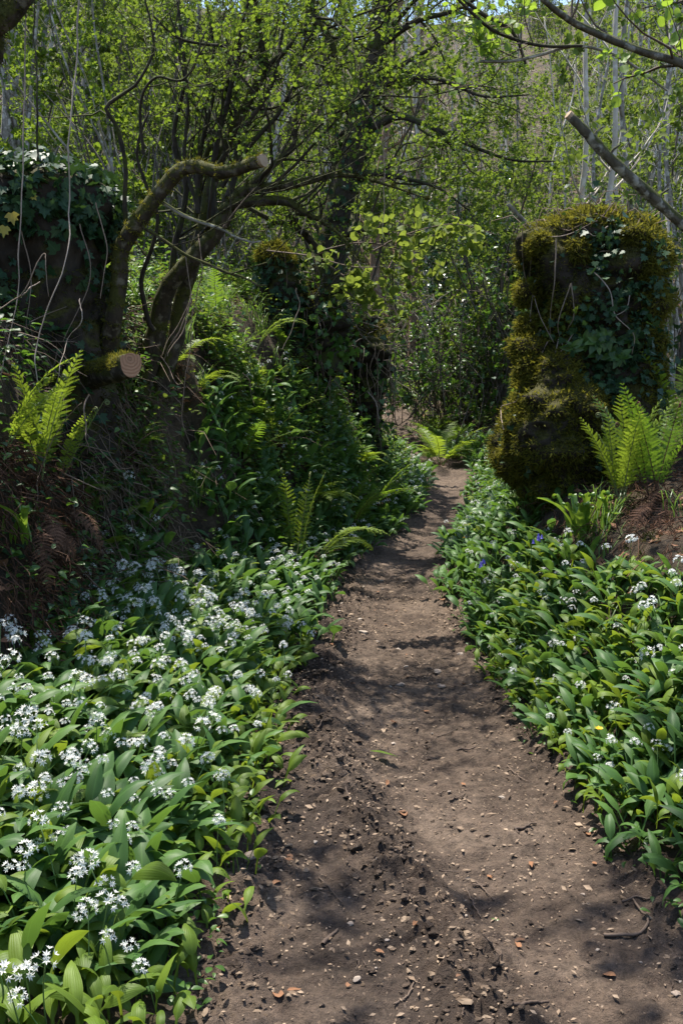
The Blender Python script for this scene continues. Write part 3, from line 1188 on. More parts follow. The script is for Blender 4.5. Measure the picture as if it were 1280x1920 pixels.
dd = nrm(rng.normal(size=(170, 3)) * np.array([1, .7, .5]) + np.array([0, 0, .05]))
ll = rng.uniform(.06, .24, 170)[:, None]
tubes(b, np.stack([tp, tp + dd * ll * .5 + rng.normal(size=(170, 3)) * .02 + np.array([0, 0, .03]), tp + dd * ll + rng.normal(size=(170, 3)) * .03], 1), np.tile([.0035, .003, .0015], (170, 1)), 4, 0)
put('dead_twigs', b.mesh('top_twigs', [M['root']]), pil)
for ci, (px, py, r_, dr) in enumerate(((1226, 575, .085, .7), (1182, 445, .07, .4), (1012, 455, .075, .5), (1212, 505, .06, .6), (985, 690, .08, .3), (1075, 800, .10, .3), (1100, 730, .07, .4), (1045, 880, .09, .2), (1232, 640, .075, .8), (1085, 470, .08, .6), (995, 600, .06, .6), (982, 645, .10, .4), (988, 565, .085, .5), (1010, 700, .10, .3))):
    q_ = W(px, py, 6.38)
    d2 = (Pp[:, 0] - q_[0]) ** 2 + (Pp[:, 2] - q_[2]) ** 2 + .15 * (Pp[:, 1] - q_[1]) ** 2
    i_ = int(np.argmin(d2 + 10 * (~fc)))
    cc = Pp[i_] - Pn[i_] * r_ * .2
    cc[0] = .5 * cc[0] + .5 * q_[0]
    Qp, Qq, Qn = body(cc[0], cc[1], [(cc[2] - r_ * .9, r_ * .6, r_ * .6), (cc[2], r_, r_ * .9), (cc[2] + r_ * .8, r_ * .8, r_ * .7)], 28, 26, r_ * .45, 9, 300 + ci)
    b = Buf()
    b.add(Qp, Qq)
    cu = put('moss_cushion', b.mesh('moss_cushion', [M['stump']]), pil)
    b = Buf()
    tufts(b, Qp, Qn, 2600, .028, 0, .1, dr)
    put('moss', b.mesh('cushion_moss', [M['moss']]), cu)
ivy = thing('ivy', 'dark ivy hanging over the pillar-like mossy stump beside the path', 'ivy', (0, 0, 0))
b = Buf()
ivm = fc & (Pp[:, 0] > pc[0] - .22 - .2 * (Pp[:, 2] < 1.6)) & (Pp[:, 2] > 1.05) & (fbm(Pp, 2.2, 2, 55) > -.28)
ivy_on(b, Pp, Pn, 1500, .040, ivm & (fbm(Pp, 5, 2, 57) > -.08), 0, .07)
ivy_on(b, Pp, Pn, 420, .044, ivm & (Pp[:, 2] > 1.5), 0, .20)
ivy_on(b, Pp, Pn, 380, .034, fc & (Pp[:, 2] > 1.0), 0, .05)
put('leaves', b.mesh('ivy_leaves', [M['ivy']]), ivy)
b = Buf()
ivy_on(b, Pp, Pn, 170, .040, upper & (Pp[:, 0] < pc[0] + .1), 0, .05)
put('young_leaves', b.mesh('ivy_young_leaves', [M['young']]), ivy)
front = np.nonzero(fc & (Pn[:, 1] < -.35))[0]


def on_pillar(px, py, out=.03):
    """front surface point of the pillar near a direction of view"""
    q = W(px, py, 6.3)
    d2 = (Pp[front, 0] - q[0]) ** 2 + (Pp[front, 2] - q[2]) ** 2
    i = front[np.argmin(d2)]
    return Pp[i] + Pn[i] * out + np.array([0, -out, 0])


for line in ([(995, 430), (1003, 500), (1012, 540), (1030, 600), (1050, 650)], [(1005, 470), (1015, 510), (1018, 560), (1013, 600)], [(1042, 460), (1040, 520), (1045, 590), (1040, 640)],
             [(1068, 540), (1063, 590), (1055, 620), (1070, 700)], [(1070, 540), (1076, 580), (1074, 620)], [(1025, 610), (1012, 680), (1000, 740), (997, 780)], [(1035, 640), (1022, 700), (1008, 720)],
             [(1058, 640), (1045, 720), (1038, 760)], [(1060, 690), (1058, 770), (1062, 830)], [(1105, 515), (1125, 550), (1150, 590), (1185, 630), (1190, 665)], [(1170, 555), (1165, 580), (1150, 592)],
             [(975, 640), (978, 600), (985, 560)], [(945, 800), (965, 770), (990, 750), (1000, 715)], [(1090, 615), (1060, 655), (1045, 680)], [(1150, 470), (1130, 475), (1115, 470)], [(1010, 445), (1060, 440), (1110, 425)], [(1130, 430), (1110, 440), (1095, 430)]):
    hang_stem([on_pillar(px, py, rng.uniform(.02, .05)) for px, py in line], .0042, 'stem', ivy)
# glossy rosette growing out of it
q0 = on_pillar(1130, 655, .03)
ros = thing('leafy_plant', 'bright green leafy rosette growing from the side of the ivy-clad mossy stump', 'plant', tuple(q0))
b = Buf()
for k in range(9):
    o_ = np.array([rng.normal() * .075, -.02 - abs(rng.normal()) * .03, rng.normal() * .06])
    n_ = 7
    a = np.arange(n_) * 2.4 + rng.random() * 6
    d = np.stack([np.cos(a), np.full(n_, -.35), np.sin(a)], -1)
    leaves(b, T_OVATE, np.repeat(o_[None], n_, 0), d, np.repeat(np.array([[0, -1, .5]]), n_, 0) + .3 * rng.normal(size=(n_, 3)), .075 * rng.uniform(.7, 1.2, n_), 0)
put('leaves', b.mesh('rosette_leaves', [M['herb']]), ros)

# --- the dark ivy-topped stump on the left bank
sc_ = W(70, 560, 5.75)
sz1 = float(W(80, 300, 5.5)[2])
Lp, Lq, Ln = body(sc_[0] - .05, sc_[1], [(1.0, .42, .45), (1.5, .44, .45), (1.9, .42, .42), (2.3, .44, .44), (sz1, .50, .50)], 110, 130, .13, 2.4, 47, lean=(.02, 0))
b = Buf()
b.add(Lp, Lq)
st = put('ivy_stump', b.mesh('ivy_stump', [M['stump']]))
tag(st, 'broad dark tree stump on top of the shaded bank, its crown smothered in glossy ivy', 'tree stump')
lf_ = facing(Lp, Ln)
moss_part(st, Lp, Ln, 7000, .020, lf_ & (Lp[:, 2] < 2.25), 'moss_dark')
iv2 = thing('ivy', 'glossy ivy spilling over the dark stump on the shaded bank, some leaves yellow', 'ivy', (0, 0, 0))
b = Buf()
ivy_on(b, Lp, Ln, 1900, .062, (Lp[:, 2] > 2.42 + .12 * fbm(Lp, 3, 2, 8)), 0, .07)
ivy_on(b, Lp, Ln, 420, .06, lf_ & (Lp[:, 2] > 1.2) & (fbm(Lp, 3, 2, 44) > -.1), 0, .05)
put('leaves', b.mesh('ivy_leaves', [M['ivy']]), iv2)
b = Buf()
i3 = np.array([W(22, 400, 5.15), W(10, 425, 5.15), W(60, 365, 5.2)])
leaves(b, T_IVY, i3, np.array([[.2, 0, -1], [-.2, 0, -1], [.5, 0, -.6]]), np.repeat([[0, -1, .4]], 3, 0), np.array([.065, .06, .04]), 0)
put('yellow_leaves', b.mesh('ivy_yellow', [M['ivy_old']]), iv2)
for pts in ([(150, 420), (170, 520), (120, 640)], [(180, 380), (200, 470), (190, 560)], [(40, 430), (60, 540), (30, 700)]):
    hang_stem([W(px, py, 5.25) for px, py in pts], .0035, 'stem', iv2, 'root')

# --- small mossy stump with ivy further along the left bank
mc = W(528, 545, 9.4)
mz1 = float(W(520, 452, 9.1)[2])
mz0 = Hs(mc[0], mc[1]) - .35
Sp, Sq, Sn = body(mc[0], mc[1], [(mz0, .28, .28), (mz0 + .35, .20, .20), (mz1 - .3, .15, .15), (mz1 - .08, .17, .17), (mz1, .10, .10)], 64, 80, .10, 4.5, 71, lean=(-.05, .05))
b = Buf()
b.add(Sp, Sq)
s2 = put('mossy_stump', b.mesh('small_stump', [M['stump']]))
tag(s2, 'small stump on the bank top with a golden moss cap and ivy-covered front', 'tree stump')
moss_part(s2, Sp, Sn, 4200, .035, Sp[:, 2] > mz1 - .16, 'moss', .3)
moss_part(s2, Sp, Sn, 2500, .028, facing(Sp, Sn), 'moss_dark')
iv3 = thing('ivy', 'small ivy trailing down the front of the golden-capped stump', 'ivy', (0, 0, 0))
b = Buf()
ivy_on(b, Sp, Sn, 420, .055, facing(Sp, Sn) & (Sp[:, 2] < mz1 - .15) & (Sp[:, 2] > mz0 + .15), 0, .06)
put('leaves', b.mesh('ivy_leaves', [M['ivy']]), iv3)

# --- overhanging rooty lumps past it, dark underneath
for k, (px, py0, py1, d, r, lab) in enumerate(((592, 520, 640, 9.5, .19, 'dark rotten stump draped in moss where the bank top overhangs'), (690, 575, 690, 11.0, .30, 'wide overhanging root mass with dead roots hanging over the bend of the path'))):
    c = W(px, (py0 + py1) / 2, d)
    z1 = float(W(px, py0, d)[2])
    z0 = min(float(W(px, py1, d)[2]), Hs(c[0], c[1]) - .1)
    Ap, Aq, An = body(c[0], c[1], [(z0, r * .5, r * .5), (z0 + (z1 - z0) * .35, r * .6, r * .6), (z0 + (z1 - z0) * .68, r, r), (z0 + (z1 - z0) * .86, r * .85, r * .8), (z1, r * .45, r * .45)], 90, 90, .20, 5.0, 83 + k, lean=(.10 - .22 * k, .1))
    b = Buf()
    b.add(Ap, Aq)
    o = put('root_stump', b.mesh('root_stump', [M['stump_dark']]))
    tag(o, lab, 'tree stump')
    moss_part(o, Ap, An, 2600, .035, (Ap[:, 2] > z0 + (z1 - z0) * .74) & (fbm(Ap, 4, 2, 91) > .02), 'moss', .5)
    moss_part(o, Ap, An, 2600, .03, facing(Ap, An) & (fbm(Ap, 3, 2, 92) > .0), 'moss_dark', .3)
    b = Buf()
    ivy_on(b, Ap, An, 260, .06, facing(Ap, An), 0, .10)
    put('ivy_leaves', b.mesh('stump_ivy', [M['ivy' if k else 'herb']]), o)
    b = Buf()
    ivy_on(b, Ap, An, 330, .06, facing(Ap, An) & (Ap[:, 2] < z0 + (z1 - z0) * .75), 0, .22)
    put('herb_leaves', b.mesh('stump_herbs', [M['herb']]), o)
    b = Buf()
    kk = np.nonzero(Ap[:, 2] > z0 + (z1 - z0) * .7)[0]
    kk = kk[rng.integers(0, len(kk), 160)]
    dd = nrm(An[kk] + .8 * rng.normal(size=(160, 3)))
    ll = rng.uniform(.08, .40, 160)[:, None]
    tubes(b, np.stack([Ap[kk], Ap[kk] + dd * ll * .5 + rng.normal(size=(160, 3)) * .02, Ap[kk] + dd * ll + np.array([0, 0, -.08]) * rng.random((160, 1))], 1), np.tile([.005, .004, .002], (160, 1)), 4, 0)
    put('dead_twigs', b.mesh('stump_twigs', [M['bramble']]), o)
    for j in range(30):
        a = rng.uniform(3.4, 6.1)
        p = np.array([c[0] + r * math.cos(a) * .95, c[1] + r * math.sin(a) * .95, z0 + (z1 - z0) * rng.uniform(.45, .8)])
        ln = rng.uniform(.25, .95)
        hang_stem([p, p + np.array([rng.normal() * .05, -.05, -ln * .5]), p + np.array([rng.normal() * .1, -.03 + rng.normal() * .04, -ln])], .005, 'root', o, 'root', 10)

# --- sawn log end sticking out of the bank
c0 = W(244, 681, 5.02)
c1 = W(172, 702, 5.55)
ax = nrm(c1 - c0)
fdir = -ax
up = np.array([0, 0, 1.0])
sx = nrm(np.cross(up, fdir))
sy = np.cross(fdir, sx)
na = 40
th = np.arange(na) * 2 * math.pi / na
rr = .060 * (1 + .10 * np.cos(th + .4) - .10 * np.cos(2 * th) + .05 * np.sin(3 * th))
rr = np.where(np.sin(th) > .72, rr * .84, rr)
prof = np.stack([rr * np.cos(th) * 1.03, rr * np.sin(th) * 1.0], -1)
K = 16
rings = []
for k in range(K):
    f = k / (K - 1)
    c = c0 + (c1 - c0) * f
    g = prof * (1 + .12 * f) * (1.03 if k else 1)
    ring = c + g[:, :1] * sx + g[:, 1:] * sy
    ring += (fbm(ring, 14, 2, 19) * .010)[:, None] * nrm(ring - c) * (1 if k else .2)
    rings.append(ring)
Vr = np.array(rings)
gi = np.arange(K * na).reshape(K, na)
q = np.stack([gi[:-1], gi[1:], np.roll(gi[1:], -1, 1), np.roll(gi[:-1], -1, 1)], -1).reshape(-1, 4)
lg = Buf()
lg.add(Vr.reshape(-1, 3), q)
log = put('sawn_log', lg.mesh('sawn_log', [M['bark_moss']]))
tag(log, 'sawn mossy log end showing orange-brown growth rings, sticking out of the dark bank', 'log')
cf = Buf()
ce = c0 + fdir * .002
Vc = np.concatenate([[ce], Vr[0] + fdir * .002])
uvc = np.concatenate([[[0, -.22, 0]], np.stack([prof[:, 0] * 10, prof[:, 1] * 10 - .22, th * 0], -1)])
cf.add(Vc, None, np.array([[0, 1 + i, 1 + (i + 1) % na] for i in range(na)]), uvc)
put('cut_face', cf.mesh('cut_face', [M['rings']], smooth=False), log)
b = Buf()
pl = Vr[1:].reshape(-1, 3)
nl_ = nrm(pl - np.repeat(np.linspace(0, 1, K)[1:, None] * (c1 - c0) + c0, na, 0))
tufts(b, pl[nl_[:, 2] > -.2], nl_[nl_[:, 2] > -.2], 2600, .016, 0)
put('moss', b.mesh('log_moss', [M['moss']]), log)


# ------------------------------------------------------------------ ferns
def frond_buf(L, Wd, arch, npin, curl=False, tri=False, m=0, ms=1, bip=True, stipe=.18, droopp=.25):
    """one frond along +Y rising in Z; arch = total bend of the rachis in radians from upright"""
    b = Buf()
    K = 26
    a = math.pi / 2 - .08
    P = [np.zeros(3)]
    for k in range(K):
        f = k / K
        P.append(P[-1] + L / K * np.array([0, math.cos(a), math.sin(a)]))
        a -= arch / K * (.35 + 1.3 * f)
    P = np.array(P)
    if curl:
        # rolled tip
        c = [P[-1]]
        aa = a
        r = L * .019
        for k in range(14):
            aa -= .62
            c.append(c[-1] + r * (1 - k / 17) * np.array([0, math.cos(aa), math.sin(aa)]))
        Pt = np.concatenate([P, c[1:]])
    else:
        Pt = P
    rad = np.linspace(.0034, .0011, len(Pt)) * (L / .6) ** .5
    if curl:
        rad[-14:] = np.linspace(.004, .0075, 14) * (L / .6) ** .5
    tubes(b, Pt, rad, 5, ms)
    T = nrm(np.gradient(P, axis=0))
    for i in range(npin):
        f = (i + .5) / npin
        s = stipe + (1 - stipe) * f
        k = s * K
        k0 = min(int(k), K - 1)
        p = P[k0] * (1 - (k - k0)) + P[k0 + 1] * (k - k0)
        t = T[k0]
        n_ = np.cross(np.array([1., 0, 0]), t)
        if tri:
            pl = Wd * .5 * (1 - f) ** .85
        else:
            pl = Wd * .5 * (math.sin(math.pi * min(1, (f * .80 + .18))) ** .8)
            if curl and f > .72:
                pl *= max(.12, 1 - (f - .72) * 3.2)
        pl = max(pl * rng.uniform(.86, 1.08), Wd * .03)
        for sd in (-1, 1):
            d = nrm(np.array([sd, 0, 0]) + t * (.38 + .3 * f + .12 * rng.normal()) + n_ * rng.uniform(.0, .35 if not curl else .8))
            pn = int(8 + 8 * pl / (Wd * .5)) if bip else 5
            uu = (np.arange(pn) + .5) / pn
            sp = pl / pn
            base = p + d * (uu * pl)[:, None] - n_ * (droopp * pl * uu ** 2)[:, None]
            acr = nrm(np.cross(d, n_))
            w = (pl * (.115 if not tri else .17) + .002) * (1 - uu) ** .7 + .002
            for s2 in (-1, 1):
                dd = nrm(acr * s2 + d * .45 + .08 * rng.normal(size=(pn, 3)))
                V = np.zeros((pn, 4, 3))
                V[:, 0] = base - d * sp * .48
                V[:, 1] = base + d * sp * .42
                V[:, 2] = base + dd * w[:, None] + d * sp * .30
                V[:, 3] = base + dd * w[:, None] * .9 - d * sp * .2
                o_ = np.arange(pn)[:, None] * 4
                lf = np.zeros((pn, 4, 3))
                lf[..., 2] = rng.random() * .4 + .3 * rng.random()
                b.add(V.reshape(-1, 3), np.array([[0, 1, 2, 3]]) + o_, None, lf.reshape(-1, 3), m)
    return b


FR = {}
for key, kw in {
    'male': dict(L=.62, Wd=.18, arch=.35, npin=21), 'male_curl': dict(L=.56, Wd=.14, arch=.15, npin=20, curl=True),
    'lady': dict(L=.60, Wd=.18, arch=.9, npin=21), 'broad': dict(L=.42, Wd=.26, arch=1.5, npin=16, tri=True, stipe=.3), 'flat': dict(L=.50, Wd=.16, arch=1.6, npin=20),
}.items():
    for v in range(3):
        for mt in ('fern', 'fern_lime'):
            kk = dict(kw)
            kk['L'] *= rng.uniform(.92, 1.08)
            kk['arch'] *= rng.uniform(.8, 1.2)
            FR[(key, v, mt)] = frond_buf(**kk).mesh('frond_' + key, [M[mt], M['stem_green' if mt == 'fern_lime' else 'deadfern']])


def seat(px, py, d):
    """where a plant stands: on the slope met in that direction, or on the ground below the point"""
    g = G(px, py, 2.5)
    p = W(px, py, d)
    if g[1] < d + 1.3:
        return g + Nrm(g[0], g[1])[0] * .05
    return np.array([p[0], p[1], p[2] if p[2] - Hs(p[0], p[1]) < .12 else Hs(p[0], p[1]) + .05])


def fern(px, py, d, n, kind, size, label, mat='fern', tilt=(10, 30), az=None, base=True, name='fern', dz=-.02, cat='fern'):
    p = seat(px, py, d)
    o = thing(name, label, cat, (p[0], p[1], p[2] + dz))
    for k in range(n):
        kd = kind if isinstance(kind, str) else kind[k % len(kind)]
        me = FR[(kd, int(rng.integers(3)), mat)]
        f = put('frond', me, o, (rng.normal() * .02, rng.normal() * .02, 0))
        a = rng.uniform(0, 6.28) if az is None else RAD(rng.uniform(*az))
        if az is None:
            a = k * 6.28 / n + rng.normal() * .3
        f.rotation_euler = Euler((-RAD(rng.uniform(*tilt)), rng.normal() * .12, a))
        s = size * rng.uniform(.75, 1.1)
        f.scale = (s, s, s)
    if base:
        b = Buf()
        m_ = 60
        a = rng.uniform(0, 6.28, m_)
        el = rng.uniform(-.9, .9, m_)
        P0 = rng.normal(size=(m_, 3)) * .03 * size
        dv = np.stack([np.cos(a) * np.cos(el), np.sin(a) * np.cos(el), np.sin(el) - .3], -1)
        ln = size * rng.uniform(.06, .22, m_)
        Pc = np.stack([P0, P0 + dv * (ln * .5)[:, None], P0 + dv * ln[:, None] + np.array([0, 0, -.03])], 1)
        tubes(b, Pc, np.tile([.003, .0025, .001], (m_, 1)) * size, 3, 0)
        put('dead_stalks', b.mesh('dead_stalks', [M['fernbase']]), o)
    return o


# azimuth 0 = leaning away from the camera (+Y), 90 = to the photo's left, 180 = towards it, 270 = right
fern(1165, 955, 5.55, 13, ('male_curl', 'male', 'male'), 1.05, 'tall green fern with coiled tips growing against the foot of the ivy pillar', 'fern_lime', (2, 16))
fern(1230, 945, 5.75, 11, ('male', 'male_curl'), 1.05, 'upright fern just outside the coil-tipped one, over reddish dead stalks', 'fern', (4, 22))
fern(1290, 850, 6.6, 7, 'male', 1.15, 'light green fern at the frame edge, growing above the dead fern litter', 'fern_lime', (8, 35))
fern(1120, 905, 6.05, 1, 'flat', .55, 'single small yellowish frond jutting from the mossy foot of the pillar', 'fern_lime', (5, 10), (60, 90), False)
fern(1045, 1040, 4.9, 2, 'flat', .55, 'young yellow-green fern with two curved fronds beside the bluebell', 'fern_lime', (0, 20), (40, 80), False)
fern(48, 905, 4.75, 8, ('male', 'lady', 'male_curl'), 1.0, 'tall yellow-green fern standing against the dark bank by the hanging vines', 'fern_lime', (3, 20))
fern(98, 905, 4.72, 3, ('male_curl', 'male'), .88, 'yellow-green fern with a brown curled tip leaning beside the tallest fern of the bank', 'fern_lime', (12, 30), (235, 300))
fern(-12, 850, 4.6, 3, 'lady', .9, 'arching yellow-green fern cut off by the frame edge', 'fern_lime', (5, 30), (200, 330))
fern(128, 945, 4.75, 4, 'broad', .66, 'low fern with broad triangular fronds spreading over the foot of the bank', 'fern', (25, 50), (215, 320))
fern(235, 850, 5.2, 6, 'flat', .62, 'shaded dark green fern below the sawn log with sunlit frond tips', 'fern', (15, 45), (215, 330))
fern(190, 1035, 5.0, 3, 'broad', .5, 'small bright fern pushing up among the garlic flowers at the foot of the bank', 'fern_lime', (10, 45), (200, 320), False)
fern(470, 690, 8.0, 3, 'flat', 1.30, 'bright fern frond arching up below the ivy of the golden-capped stump', 'fern_lime', (5, 25), (255, 300), False, dz=.08)
fern(552, 790, 7.6, 4, ('male_curl', 'male'), 1.17, 'fern with narrow unrolling fronds standing on brown dead stalks halfway up the bank', 'fern_lime', (2, 18), dz=.08)
fern(590, 810, 7.8, 5, 'flat', 1.23, 'fern with long level fronds reaching from the bank towards the path', 'fern_lime', (25, 50), (235, 320), dz=.08)
fern(500, 850, 7.4, 4, 'lady', 1.04, 'soft green fern among herbs in the middle of the bank', 'fern_lime', (15, 40), dz=.08)
fern(585, 960, 7.6, 5, 'broad', 1.10, 'lime green fern with lacy fronds lying over the garlic leaves', 'fern_lime', (25, 60), (180, 330), False, dz=.08)
fern(650, 900, 8.9, 5, 'broad', 1.17, 'feathery lime fern where the bank meets the garlic carpet', 'fern_lime', (25, 60), (200, 330), False, dz=.08)
fern(655, 830, 9.2, 5, 'lady', 1.17, 'fern with arching fronds on the bank below the dark rotten stump', 'fern', (15, 45), (200, 330), dz=.08)
fern(700, 860, 10.4, 5, 'lady', 1.23, 'shaded fern on the bank where the path disappears', 'fern', (20, 50), (200, 330), dz=.08)


def fern_on_ground(px, py, n, kind, size, label, mat='fern', tilt=(15, 45), d=None):
    g = G(px, py, 3.0)
    o = fern(px, py, 5, n, kind, size, label, mat, tilt, None, True)
    o.location = (g[0], g[1], g[2] - .02)
    return o


fern_on_ground(826, 872, 13, ('lady', 'broad'), 1.5, 'large sunlit yellow-green fern at the corner where the path turns', 'fern_lime')
fern_on_ground(838, 846, 12, ('lady', 'broad'), 1.5, 'sunlit fern behind the large one at the turn of the path', 'fern')
fern_on_ground(812, 826, 11, 'lady', 1.4, 'soft green fern between the turning path and the big yellow-green fern', 'fern')
fern_on_ground(862, 790, 7, 'male', 1.35, 'dark green fern standing above the turn of the path in front of the brambles', 'fern')
fern_on_ground(900, 800, 6, 'lady', 1.1, 'green fern on the brown earth below the bramble thicket', 'fern')
fern_on_ground(745, 750, 7, 'lady', 1.2, 'pale green fern on the slope beyond the bend', 'fern_lime')
fern_on_ground(770, 700, 7, 'lady', 1.3, 'distant fern on the slope under the overhanging roots', 'fern')


kinds = ('flat', 'lady', 'broad', 'male')
for i, (px, py) in enumerate(((365, 760), (420, 700), (445, 800), (480, 760), (520, 860), (545, 700), (610, 740), (630, 880), (680, 800), (720, 850), (560, 900), (405, 620), (330, 700), (455, 880), (690, 760), (620, 690))):
    o = fern_on_ground(px, py, int(rng.integers(4, 7)), kinds[i % 4], rng.uniform(.75, 1.05), 'green fern among the herbs of the tangled bank by the bend', 'fern' if i % 3 else 'fern_lime')
    o['group'] = 'ferns on the tangled bank'
    o.location.z += .05


# hart's-tongue ferns: strap leaves
def strap_buf(L, Wd, arch, curl):
    b = Buf()
    K = 16
    a = math.pi / 2
    P = [np.zeros(3)]
    for k in range(K):
        P.append(P[-1] + L / K * np.array([0, math.cos(a), math.sin(a)]))
        a -= arch / K
    if curl:
        r = L * .020
        for k in range(9):
            a -= .7
            P.append(P[-1] + r * (1 - k / 14) * np.array([0, math.cos(a), math.sin(a)]))
    P = np.array(P)
    T = nrm(np.gradient(P, axis=0))
    n_ = np.cross(np.array([1., 0, 0]), T)
    V, uv = [], []
    tot = len(P)
    for k in range(tot):
        f = k / (tot - 1)
        w = Wd * .5 * (min(1, f * 6 + .18) if f < .15 else 1) * (1 - max(0, f - .8) * 3.2)
        wv = .12 * w * math.sin(k * 1.1)
        for c in (-1, -.5, 0, .5, 1):
            V.append(P[k] + np.array([w * c, 0, 0]) + n_[k] * (abs(c) * w * .5 + wv * c))
            uv.append([f, c, .5])
    q = [[k * 5 + c, k * 5 + c + 1, k * 5 + c + 6, k * 5 + c + 5] for k in range(tot - 1) for c in range(4)]
    b.add(np.array(V), np.array(q), None, np.array(uv))
    return b


ST = [strap_buf(.26 * rng.uniform(.8, 1.15), rng.uniform(.026, .036), rng.uniform(.1, .5), True).mesh('strap_leaf', [M['tongue']]) for _ in range(5)]
ST2 = [strap_buf(.26 * rng.uniform(.8, 1.15), rng.uniform(.034, .046), rng.uniform(.9, 1.7), False).mesh('strap_leaf', [M['tongue']]) for _ in range(3)]
for px, py, d, n, s, lab in ((1100, 1015, 4.9, 24, 1.2, 'clump of upright strap-leaved fern with curled tips in front of the mossy stump'),
                             (8, 1040, 4.35, 8, .95, 'upright strap-leaved fern at the frame edge on brown fern litter'),
                             (66, 1010, 4.45, 2, .62, 'pair of small strap leaves uncurling from the brown fern litter'),
                             (148, 1058, 4.5, 3, .70, 'three strap leaves standing behind the first garlic flowers'),
                             (140, 880, 4.9, 3, .62, 'small strap-leaved fern in the shade behind the yellow-green ferns'),
                             (205, 860, 5.1, 2, .6, 'strap leaf fern in deep shade under the sawn log'),
                             (530, 720, 8.0, 4, 1.0, 'strap-leaved fern on the bank under the ivy-fronted stump'),
                             (655, 810, 8.8, 5, .8, 'upright strap-leaved fern near the bend of the path')):
    p = seat(px, py, d)
    o = thing('strap_fern', lab, 'fern', (p[0], p[1], p[2] - .02))
    for k in range(n):
        f = put('strap_leaf', (ST if k % 6 else ST2)[int(rng.integers(3))], o, (rng.normal() * .035 * s, rng.normal() * .03, 0))
        f.rotation_euler = Euler((-RAD(rng.uniform(0, 24)), rng.normal() * .08, rng.uniform(0, 6.28)))
        q = s * rng.uniform(.7, 1.12)
        f.scale = (q, q, q)

# brown dead ferns hanging on the foot of the bank
DF = [frond_buf(**dict(L=.5, Wd=.15, arch=1.9, npin=18)).mesh('dead_frond', [M['deadfern'], M['deadfern']]) for _ in range(3)]
for px, py, n, lab in ((30, 1010, 7, 'collapsed brown dead fern at the frame edge below the yellow-green ferns'), (95, 985, 7, 'hanging dead brown fern under the broad-fronded green fern'), (130, 1040, 5, 'crumpled dead brown fern behind the first garlic flowers'), (1235, 975, 7, 'reddish dead fern slumped beneath the upright ferns')):
    g = G(px, py, 2.5)
    o = thing('dead_fern', lab, 'dead fern', tuple(g + Nrm(g[0], g[1])[0] * .06 + np.array([0, 0, .06])))
    for k in range(n):
        f = put('frond', DF[k % 3], o, (rng.normal() * .05, rng.normal() * .04, rng.normal() * .03))
        f.rotation_euler = Euler((-RAD(rng.uniform(60, 115)), rng.normal() * .4, rng.uniform(2.2, 5.2)))
        q = rng.uniform(.5, .85)
        f.scale = (q, q, q)

# bluebells, celandine
for px, py, d, lab in ((996, 1000, 4.95, 'small bluebell flowering beside the young curved fern'), (893, 1048, 5.35, 'bluebell leaning over the edge of the path')):
    p = W(px, py, d)
    o = thing('bluebell', lab, 'flower', tuple(p - np.array([0, 0, .22])))
    b = Buf()
    P = spline([[0, 0, 0], [0, 0, .14], [.012, 0, .21], [.04, 0, .22]], 8)
    tubes(b, P, np.linspace(.002, .0012, 8), 4, 0)
    put('stalk', b.mesh('bluebell_stalk', [M['stalk']]), o)
    for k in range(5):
        b = Buf()
        c = P[7 - k // 2] + np.array([rng.normal() * .008, rng.normal() * .008, -.006 * k])
        Pb = np.stack([c, c + np.array([0, 0, -.008]), c + np.array([0, 0, -.016]), c + np.array([0, 0, -.019])])
        tubes(b, Pb, np.array([.002, .005, .005, .009]), 7, 0, cap=False)
        put('bell', b.mesh('bell', [M['blue']]), o)
for px, py, d, lab in ((1121, 1365, 3.55, 'single yellow celandine flower among the garlic leaves'), (869, 1008, 8.3, 'tiny yellow flower on the path edge')):
    p = W(px, py, d)
    o = thing('yellow_flower', lab, 'flower', tuple(p - np.array([0, 0, .2])))
    b = Buf()
    tubes(b, spline([[0, 0, 0], [.01, 0, .1], [0, -.01, .2]], 6), np.full(6, .0014), 4, 0)
    put('stalk', b.mesh('celandine_stalk', [M['stalk']]), o)
    b = Buf()
    a = np.arange(8) * math.pi / 4
    leaves(b, T_SIMPLE, np.repeat([[0, -.01, .2]], 8, 0), np.stack([np.cos(a), np.sin(a) * .8 - .3, a * 0 + .35], -1), np.repeat([[0, -.6, 1]], 8, 0), .015, 0)
    put('petals', b.mesh('celandine_petals', [M['yellow']]), o)
# ------------------------------------------------------------------ near trees
def limb(pts, r, n=26):
    P = spline([W(*p) for p in pts], n)
    return P, np.interp(np.linspace(0, 1, n), np.linspace(0, 1, len(r)), r)


def limb_obj(name, P, R, mat, parent, sides=12, rough_=.10, moss=0, mossmat='moss', mlen=.014):
    b = Buf()
    sp, sn = tubes(b, P, R, sides, 0, rough_)
    o = put(name, b.mesh(name, [M[mat]]), parent)
    if moss:
        mb = Buf()
        w = np.nonzero(sn[:, 2] > -.75)[0]
        tufts(mb, sp[w], sn[w], moss, mlen, 0, .1)
        put('moss', mb.mesh('limb_moss', [M[mossmat]]), o)
    return o


